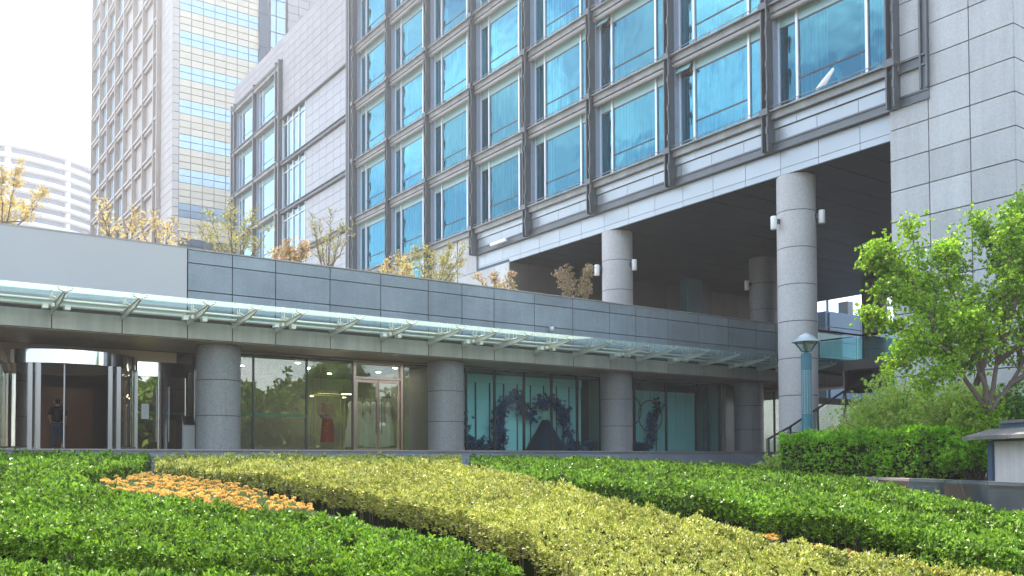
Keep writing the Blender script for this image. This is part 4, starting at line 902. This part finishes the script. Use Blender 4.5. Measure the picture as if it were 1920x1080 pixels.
shrub('straggly green bush between box hedge and shed', (21.6, 11.5, .05), (.7, .9, .75), 1300, 'leaf_box', .085)
shrub('small pale green bush at the foot of the stair handrail', (22.55, 18.1, -.1), (.55, .6, .55), 700, 'leaf_shrub', .06)

# ---------------------------------------------------------------- trees
def tree(name, label, root, limbs, bark, leafm, ln, per, wr=.7, group=None, cr=.22, sub=9, sublen=.7, k=4, r0=.11, taper=.35, blossom=None, minr=.006, droop=0.1, sub0=.25):
    # limbs: list of polylines from the fork; twigs and leaves grow along the outer part of each
    t = thing(name, label, 'tree', root, group); b = MB(); LP = []; LN = []
    for pts in limbs:
        pts = [Vector(p) for p in pts]; m_ = []
        for i in range(len(pts)-1):
            for q in range(5): m_.append(pts[i].lerp(pts[i+1], q/5)+Vector((random.gauss(0, .018), random.gauss(0, .018), 0))*(1 if i or q else 0))
        m_.append(pts[-1]); n = len(m_); rr = [max(r0*(1-taper-(1-taper)*i/n*.98)+r0*taper*(1-i/n)**3, minr) for i in range(n)]
        b.tube(m_, rr, 7, cap=False)
        L_ = sum((m_[i+1]-m_[i]).length for i in range(n-1))
        for q in range(max(int(sub*L_), 3)):
            f = sub0+(1-sub0)*random.random()**.8; i = min(int(f*(n-1)), n-2); p = m_[i]; d = (m_[i+1]-m_[i]).normalized()
            o = Vector((random.gauss(0, 1), random.gauss(0, 1), random.gauss(.35, .5))); o = (o-d*o.dot(d)*.5).normalized(); ll = sublen*(1.15-.75*f)*(.5+.8*random.random())
            e = p+(o*.85+d*.55).normalized()*ll; mid = p.lerp(e, .5)+Vector((0, 0, droop*ll)); b.tube([p, mid, e], [max(rr[i]*.4, minr), max(rr[i]*.25, minr*.8), minr*.6], 4, cap=False)
            c = max(int(per*ll/sublen), 1)
            for s_ in range(c):
                g = .2+.8*random.random(); pp = p.lerp(mid, g*2) if g < .5 else mid.lerp(e, g*2-1)
                LP.append(pp+Vector((random.gauss(0, 1), random.gauss(0, 1), random.gauss(0, 1)))*cr*.35); LN.append((e-p).normalized()+Vector((random.gauss(0, .6), random.gauss(0, .6), random.gauss(.2, .6))))
        for s_ in range(int(per*.6)):
            f = .7+.3*random.random(); i = min(int(f*(n-1)), n-2); LP.append(m_[i]+Vector((random.gauss(0, 1), random.gauss(0, 1), random.gauss(0, 1)))*cr*.3); LN.append((m_[i+1]-m_[i]).normalized()+Vector((random.gauss(0, .6), random.gauss(0, .6), random.gauss(0, .4))))
    b.build('trunk', bark, t)
    LP = np.array([tuple(p) for p in LP]); LN = np.array([tuple(p) for p in LN])
    if blossom:
        s_ = rng.random(len(LP)) < .55; Vv, F = rosettes(LP[s_], LN[s_], 7, ln*.75, ln*.7, 1.6); np_mesh('blossom', Vv, F, blossom, t); LP, LN = LP[~s_], LN[~s_]
    Vv, F = rosettes(LP, LN, k, ln, ln*wr, 1.1); np_mesh('crown', Vv, F, leafm, t); return t
# bright green tree on the planter: trunk forks low, upright leafy limbs
TR = Vector((21.75, 11.2, PBZ)); fx3 = Vector((fx, fy, 0)); rx3 = Vector((rx, ry, 0))
def tp(h, z, d=0.): return tuple(TR+rx3*h+fx3*d+Vector((0, 0, z-PBZ)))
fk = tp(0, 1.15)
limbs = [[tp(0, PBZ), tp(.02, .4), fk],
 [fk, tp(-.55, 1.9), tp(-1.05, 2.9), tp(-1.5, 4.3, .2), tp(-1.75, 5.9, .2)],
 [fk, tp(-.35, 2.0, -.3), tp(-.75, 3.2, -.3), tp(-1.1, 4.6, -.2), tp(-.95, 5.0)],
 [tp(-.85, 2.5), tp(-1.5, 3.3, -.3), tp(-2.2, 3.8, -.3), tp(-2.75, 4.0, -.3)],
 [tp(-1.0, 2.8), tp(-1.7, 3.9, .2), tp(-2.3, 4.7, .3), tp(-2.55, 5.2, .3)],
 [tp(-1.3, 3.5), tp(-1.9, 4.4, 0), tp(-2.45, 4.85, 0), tp(-2.8, 4.75, 0)],
 [tp(-.6, 2.1), tp(-1.3, 2.6, -.5), tp(-1.9, 2.75, -.6), tp(-2.3, 2.55, -.6)],
 [tp(-.7, 2.3), tp(-1.5, 3.0, .4), tp(-2.3, 3.35, .4), tp(-2.8, 3.45, .4)],
 [fk, tp(.15, 2.1), tp(.35, 3.4), tp(.25, 4.8), tp(-.35, 6.0, .1)],
 [fk, tp(.1, 2.0, .4), tp(.0, 3.3, .6), tp(-.4, 4.6, .6), tp(-.55, 5.6, .5)],
 [tp(.3, 3.0), tp(.7, 4.3, -.2), tp(.85, 5.4, -.2), tp(.65, 6.2, -.2)],
 [fk, tp(.6, 1.9), tp(1.2, 3.0), tp(1.6, 4.4), tp(1.7, 6.1)],
 [tp(.8, 2.3), tp(1.0, 3.8, .4), tp(1.2, 5.2, .5), tp(1.15, 6.3, .4)],
 [tp(.2, 2.4), tp(.3, 3.6, -.7), tp(.1, 4.7, -.8), tp(.15, 5.7, -.8)],
 [tp(.5, 1.8), tp(1.3, 2.5, -.5), tp(1.9, 3.2, -.6), tp(2.4, 3.6, -.6)],
 [tp(.2, 2.3), tp(.6, 2.9, -.8), tp(1.0, 3.4, -1.0), tp(1.3, 3.8, -1.0)],
 [tp(-.3, 1.8), tp(-.4, 2.5, -.8), tp(-.8, 3.0, -1.1), tp(-1.2, 3.3, -1.1)],
 [tp(-.1, 2.2), tp(-.5, 3.1, .9), tp(-1.0, 3.9, 1.1), tp(-1.3, 4.3, 1.1)],
 [tp(-.6, 2.1), tp(-1.1, 2.1, -.6), tp(-1.6, 1.9, -.9), tp(-1.95, 1.55, -.9)],
 [tp(-.4, 2.2), tp(-.9, 2.6, .8), tp(-1.5, 2.6, 1.1), tp(-2.0, 2.3, 1.1)],
 [tp(.9, 2.6), tp(1.5, 3.6, .2), tp(2.0, 4.6, .2), tp(2.15, 5.7, .2)]]
tree('ginkgo_tree', 'bright green young tree with upright limbs beside the stone wall', tuple(TR), limbs, 'bark', 'leaf_ginkgo', .062, 27, wr=.95, cr=.34, sub=14, sublen=.70, k=5, r0=.075, sub0=.3)
def vase(root, h, spread, n, lean=0.):
    root = Vector(root); L_ = []
    fork = root+Vector((0, 0, h*.22))
    L_.append([root, root+Vector((random.gauss(0, .02), 0, h*.12)), fork])
    for k in range(n):
        a = 2*math.pi*k/n+random.random()*.6; d = Vector((math.cos(a), math.sin(a), 0))*spread*(.45+.6*random.random()); hh = h*(.72+.28*random.random())*(1-.25*d.length/spread)
        st_ = fork if k % 2 else root+Vector((0, 0, h*(.15+.25*random.random())))
        L_.append([st_, st_.lerp(root+d*.55+Vector((0, 0, hh*.6)), .9), root+d*.8+Vector((0, 0, hh*.82)), root+d+Vector((lean, 0, hh))])
    return L_
roof_trees = [
 ('roof_tree', 'gold leaved tree on the podium roof at the left end, before the round flats', (3.1, 31.2, 5.75), 3.9, 1.5, 9, 'leaf_gold', 12, None),
 ('roof_tree', 'bare budding tree glowing gold in front of the tall tower', (6.3, 31.0, 5.75), 3.3, 1.0, 8, 'leaf_gold', 4, None),
 ('roof_tree', 'thin golden tree beside the stone corner of the tall tower', (7.6, 31.0, 5.75), 3.4, 1.0, 8, 'leaf_gold', 5, None),
 ('roof_tree', 'airy olive leaved tree in front of the striped tower side', (10.1, 31.0, 5.75), 3.9, 1.6, 10, 'leaf_olive', 6, None),
 ('blossom_tree', 'small blossom tree with pale pink flowers before the wing windows', (11.95, 30.4, 5.75), 2.6, .75, 7, 'leaf_gold', 9, 'leaf_pink'),
 ('roof_tree', 'almost bare tree with fine upright twigs before the white panels', (13.5, 31.0, 5.75), 4.0, 1.2, 11, 'leaf_olive', 2.2, None),
 ('blossom_tree', 'leaning small tree with gold and pink leaves under the hotel windows', (16.05, 30.6, 5.75), 2.5, .8, 6, 'leaf_gold', 9, None),
 ('roof_tree', 'round feathery olive tree before the lowest hotel windows', (18.0, 31.0, 5.75), 3.5, 1.6, 11, 'leaf_olive', 10, None),
 ('blossom_tree', 'forked pink blossom shrub near the start of the dark opening', (20.75, 30.4, 5.75), 2.4, 1.0, 5, 'leaf_olive', 9, 'leaf_pink'),
 ('blossom_tree', 'pink cherry shrub in front of the dark opening by the second tall column', (24.4, 30.2, 5.75), 3.2, 1.15, 7, 'leaf_olive', 9, 'leaf_pink')]
for nm, lb, rt, h, spd, n, lm, per, bl in roof_trees:
    tree(nm, lb, rt, vase(rt, h, spd, n), 'bark_grey', lm, .065 if not bl else .085, per*.9, wr=.5, group='small trees on the podium roof', cr=.16, sub=12, sublen=.5, k=4, r0=.03, blossom=bl, minr=.006)
# street trees across the road (they show in the shop glass)
for x, y, h, lb in ((27, -16, 9, 'street tree mirrored beside the first column'), (19, -21, 10, 'street tree mirrored left of the red dress'), (39, -27, 13, 'big street tree mirrored behind the gowns'), (34, -20, 11, 'tall street tree across the road, mirrored in the shop glass'), (24, -26, 12, 'tall street tree opposite the shop door, mirrored in the glass'), (44, -16, 12, 'wide street tree mirrored at the far end of the shopfront'), (12, -30, 11, 'street tree opposite the revolving door, mirrored in its glass'), (55, -24, 13, 'tall street tree mirrored near the third column')):
    rt = (x, y, -2.1); tree('street_tree', lb, rt, vase(rt, h, h*.40, 12), 'bark', 'leaf_street', .42, 44, wr=.75, group='street trees across the road', cr=1.5, sub=4, sublen=2.0, k=4, r0=.2)

# ---------------------------------------------------------------- street lamp
lx, ly = 24.25, 18.25
def lz(z): return float(np.interp(z, [-1, .42, 1.69, 1.97, 2.18, 2.60, 2.88], [-1, 1.5, 2.9, 3.40, 3.47, 3.75, 4.06]))
LT = thing('street_lamp', 'teal garden lamp post with perforated shaft and flat white cap', 'street lamp', (lx, ly, -.9))
def lprof(p): return [(r*1.1, lz(z)) for r, z in p]
MB().lathe(lx, ly, [(.2, -1.0), (.2, -.85), (.17, -.8), (.168, lz(1.93)), (.145, lz(1.97))], 28).build('post', 'teal_paint', LT)
f = MB()
for k in range(13):
    a = 2*math.pi*k/13
    for r in range(19):
        z = lz(.42+.067*r); c, s_ = math.cos(a), math.sin(a); q = .014
        f.add([(lx+.1715*c-s_*q*u, ly+.1715*s_+c*q*u, z+q*v_) for u, v_ in ((-1, -.4), (-.4, -1), (.4, -1), (1, -.4), (1, .4), (.4, 1), (-.4, 1), (-1, .4))], [tuple(range(8))])
f.build('perforation_light', 'lamp_white', LT)  # white discs stand in for light showing through the holes
MB().lathe(lx, ly, lprof([(.12, 1.96), (.07, 2.0), (.07, 2.10), (.12, 2.13), (.12, 2.18)]), 20).build('collar', 'teal_paint', LT)
MB().lathe(lx, ly, lprof([(.12, 2.18), (.30, 2.60)]), 28, caps=False).build('glass_cone', 'clear_glass', LT)
f = MB()
for k in range(4):
    a = 2*math.pi*k/4+.5; f.tube([(lx+.13*math.cos(a), ly+.13*math.sin(a), lz(2.17)), (lx+.36*math.cos(a), ly+.36*math.sin(a), lz(2.62))], .024, 6)
f.build('rib', 'teal_paint', LT)
f = MB()
for k in range(7): f.lathe(lx, ly, lprof([(.085, 2.28+.045*k), (.11, 2.29+.045*k), (.10, 2.31+.045*k)]), 16)
f.build('lamp_core', 'cream_panel', LT)
MB().lathe(lx, ly, lprof([(.40, 2.60), (.405, 2.615), (.22, 2.75), (.20, 2.78), (.19, 2.79), (.02, 2.88)]), 32, smooth=False).build('cap', 'lamp_cap', LT)

# ---------------------------------------------------------------- person walking in through the revolving door
def skinned(name, pts, edges, rad, m, parent, sub=2):
    me = bpy.data.meshes.new(name); W = wloc(parent); me.from_pydata([(a-W.x, b-W.y, c-W.z) for a, b, c in pts], edges, []); o = bpy.data.objects.new(name, me); C.objects.link(o); o.parent = parent
    md = o.modifiers.new('skin', 'SKIN'); md.use_smooth_shade = True
    for i, r in enumerate(rad):
        r = r if isinstance(r, tuple) else (r, r); me.skin_vertices[0].data[i].radius = r
    me.skin_vertices[0].data[0].use_root = True
    sb = o.modifiers.new('sub', 'SUBSURF'); sb.levels = sub; sb.render_levels = sub; me.materials.append(MATS[m]); return o
px_, py_, pz_ = 4.98, 33.3, .405
# walks away along +Y; a = sideways (+X is the person's right), f = forward, z
def q_(a, f, z): return (px_+a, py_+f, pz_+z)
PE = thing('person', 'person in dark shirt and blue jeans walking in through the revolving door', 'person', q_(0, 0, 0))
J = [q_(0, 0, .92), q_(0, .0, 1.12), q_(0, .01, 1.30), q_(0, .0, 1.43), q_(0, .02, 1.50), q_(0, .04, 1.58), q_(0, .05, 1.66),  # spine, neck, head 0..6
     q_(-.19, 0, 1.39), q_(-.25, -.06, 1.13), q_(-.18, .02, .92), q_(.19, 0, 1.39), q_(.24, .04, 1.14), q_(.25, .17, .93),     # arms 7..12
     q_(-.09, .02, .88), q_(-.10, .14, .48), q_(-.10, .10, .08), q_(-.10, .24, .03), q_(.09, 0, .88), q_(.11, .03, .47), q_(.12, -.30, .22), q_(.12, -.22, .06)]
Ed = [(0, 1), (1, 2), (2, 3), (3, 4), (4, 5), (5, 6), (3, 7), (7, 8), (8, 9), (3, 10), (10, 11), (11, 12), (0, 13), (13, 14), (14, 15), (15, 16), (0, 17), (17, 18), (18, 19), (19, 20)]
Rd = [(.14, .10), (.13, .09), (.15, .10), .08, .055, (.08, .095), (.08, .10), .06, .042, .03, .06, .042, .03, .08, .055, .042, .03, .08, .055, .042, .03]
# hands: palm and five fingers each
for side, wi, dirn in ((-1, 9, (.05, .03, -.10)), (1, 12, (0, .05, -.10))):
    wq = Vector(J[wi]); d = Vector(dirn).normalized(); pm = len(J); J.append(tuple(wq+d*.07)); Rd.append((.034, .018)); Ed.append((wi, pm))
    lat = d.cross(Vector((side, 0, 0))).normalized()
    for k in range(4):
        o_ = lat*(-.027+.018*k); l_ = (.055, .065, .068, .052)[k]; a_ = len(J); J.append(tuple(wq+d*.105+o_)); J.append(tuple(wq+d*(.105+l_)+o_+Vector((-side*.018, 0, 0)))); Rd += [.009, .007]; Ed += [(pm, a_), (a_, a_+1)]
    a_ = len(J); J.append(tuple(wq+d*.05+lat*.042)); J.append(tuple(wq+d*.085+lat*.06+Vector((-side*.01, 0, 0)))); Rd += [.011, .008]; Ed += [(wi, a_), (a_, a_+1)]
skinned('body', J, Ed, Rd, 'skin', PE)
skinned('shirt', [q_(0, 0, .90), q_(0, 0, 1.12), q_(0, .01, 1.3), q_(0, 0, 1.43), q_(-.19, 0, 1.40), q_(-.245, -.05, 1.16), q_(.19, 0, 1.40), q_(.24, .035, 1.16)], [(0, 1), (1, 2), (2, 3), (3, 4), (4, 5), (3, 6), (6, 7)], [(.185, .13), (.17, .12), (.185, .125), (.10, .09), .085, .068, .085, .068], 'shirt_dark', PE)
skinned('jeans', [q_(0, 0, .92), q_(-.095, .02, .86), q_(-.105, .14, .48), q_(-.10, .10, .09), q_(.095, 0, .86), q_(.115, .03, .47), q_(.12, -.27, .24)], [(0, 1), (1, 2), (2, 3), (0, 4), (4, 5), (5, 6)], [(.165, .12), .105, .078, .065, .105, .078, .062], 'denim', PE)
skinned('shoe', [q_(-.10, .06, .045), q_(-.10, .22, .035), q_(-.10, .30, .03)], [(0, 1), (1, 2)], [(.055, .05), (.055, .04), (.045, .03)], 'shoe_tan', PE)
skinned('shoe', [q_(.12, -.33, .25), q_(.125, -.27, .11), q_(.125, -.22, .04)], [(0, 1), (1, 2)], [(.055, .05), (.06, .05), (.05, .04)], 'shoe_sole', PE)
skinned('hair', [q_(0, -.015, 1.55), q_(0, .005, 1.61), q_(0, .03, 1.67), q_(0, .07, 1.71)], [(0, 1), (1, 2), (2, 3)], [(.07, .05), (.09, .075), (.10, .10), (.09, .085)], 'hair', PE)
MB().lathe(*q_(-.095, .05, 0)[:2], [(.01, 2.0), (.022, 2.03), (.01, 2.07)], 8).lathe(*q_(.095, .05, 0)[:2], [(.01, 2.0), (.022, 2.03), (.01, 2.07)], 8).build('ear', 'skin', PE)
# ---------------------------------------------------------------- haze in the air
hz = MB().box(-410, 430, -410, 430, -3.2, 103).build('haze', 'joint'); hz['kind'] = 'stuff'
b = NB('haze_air'); pv = b.n('ShaderNodeVolumePrincipled'); pv.inputs['Color'].default_value = (.95, .96, 1, 1); pv.inputs['Density'].default_value = .0009; pv.inputs['Anisotropy'].default_value = .6
b.l(pv.outputs[0], b.o.inputs['Volume']); hz.data.materials.clear(); hz.data.materials.append(b.m)
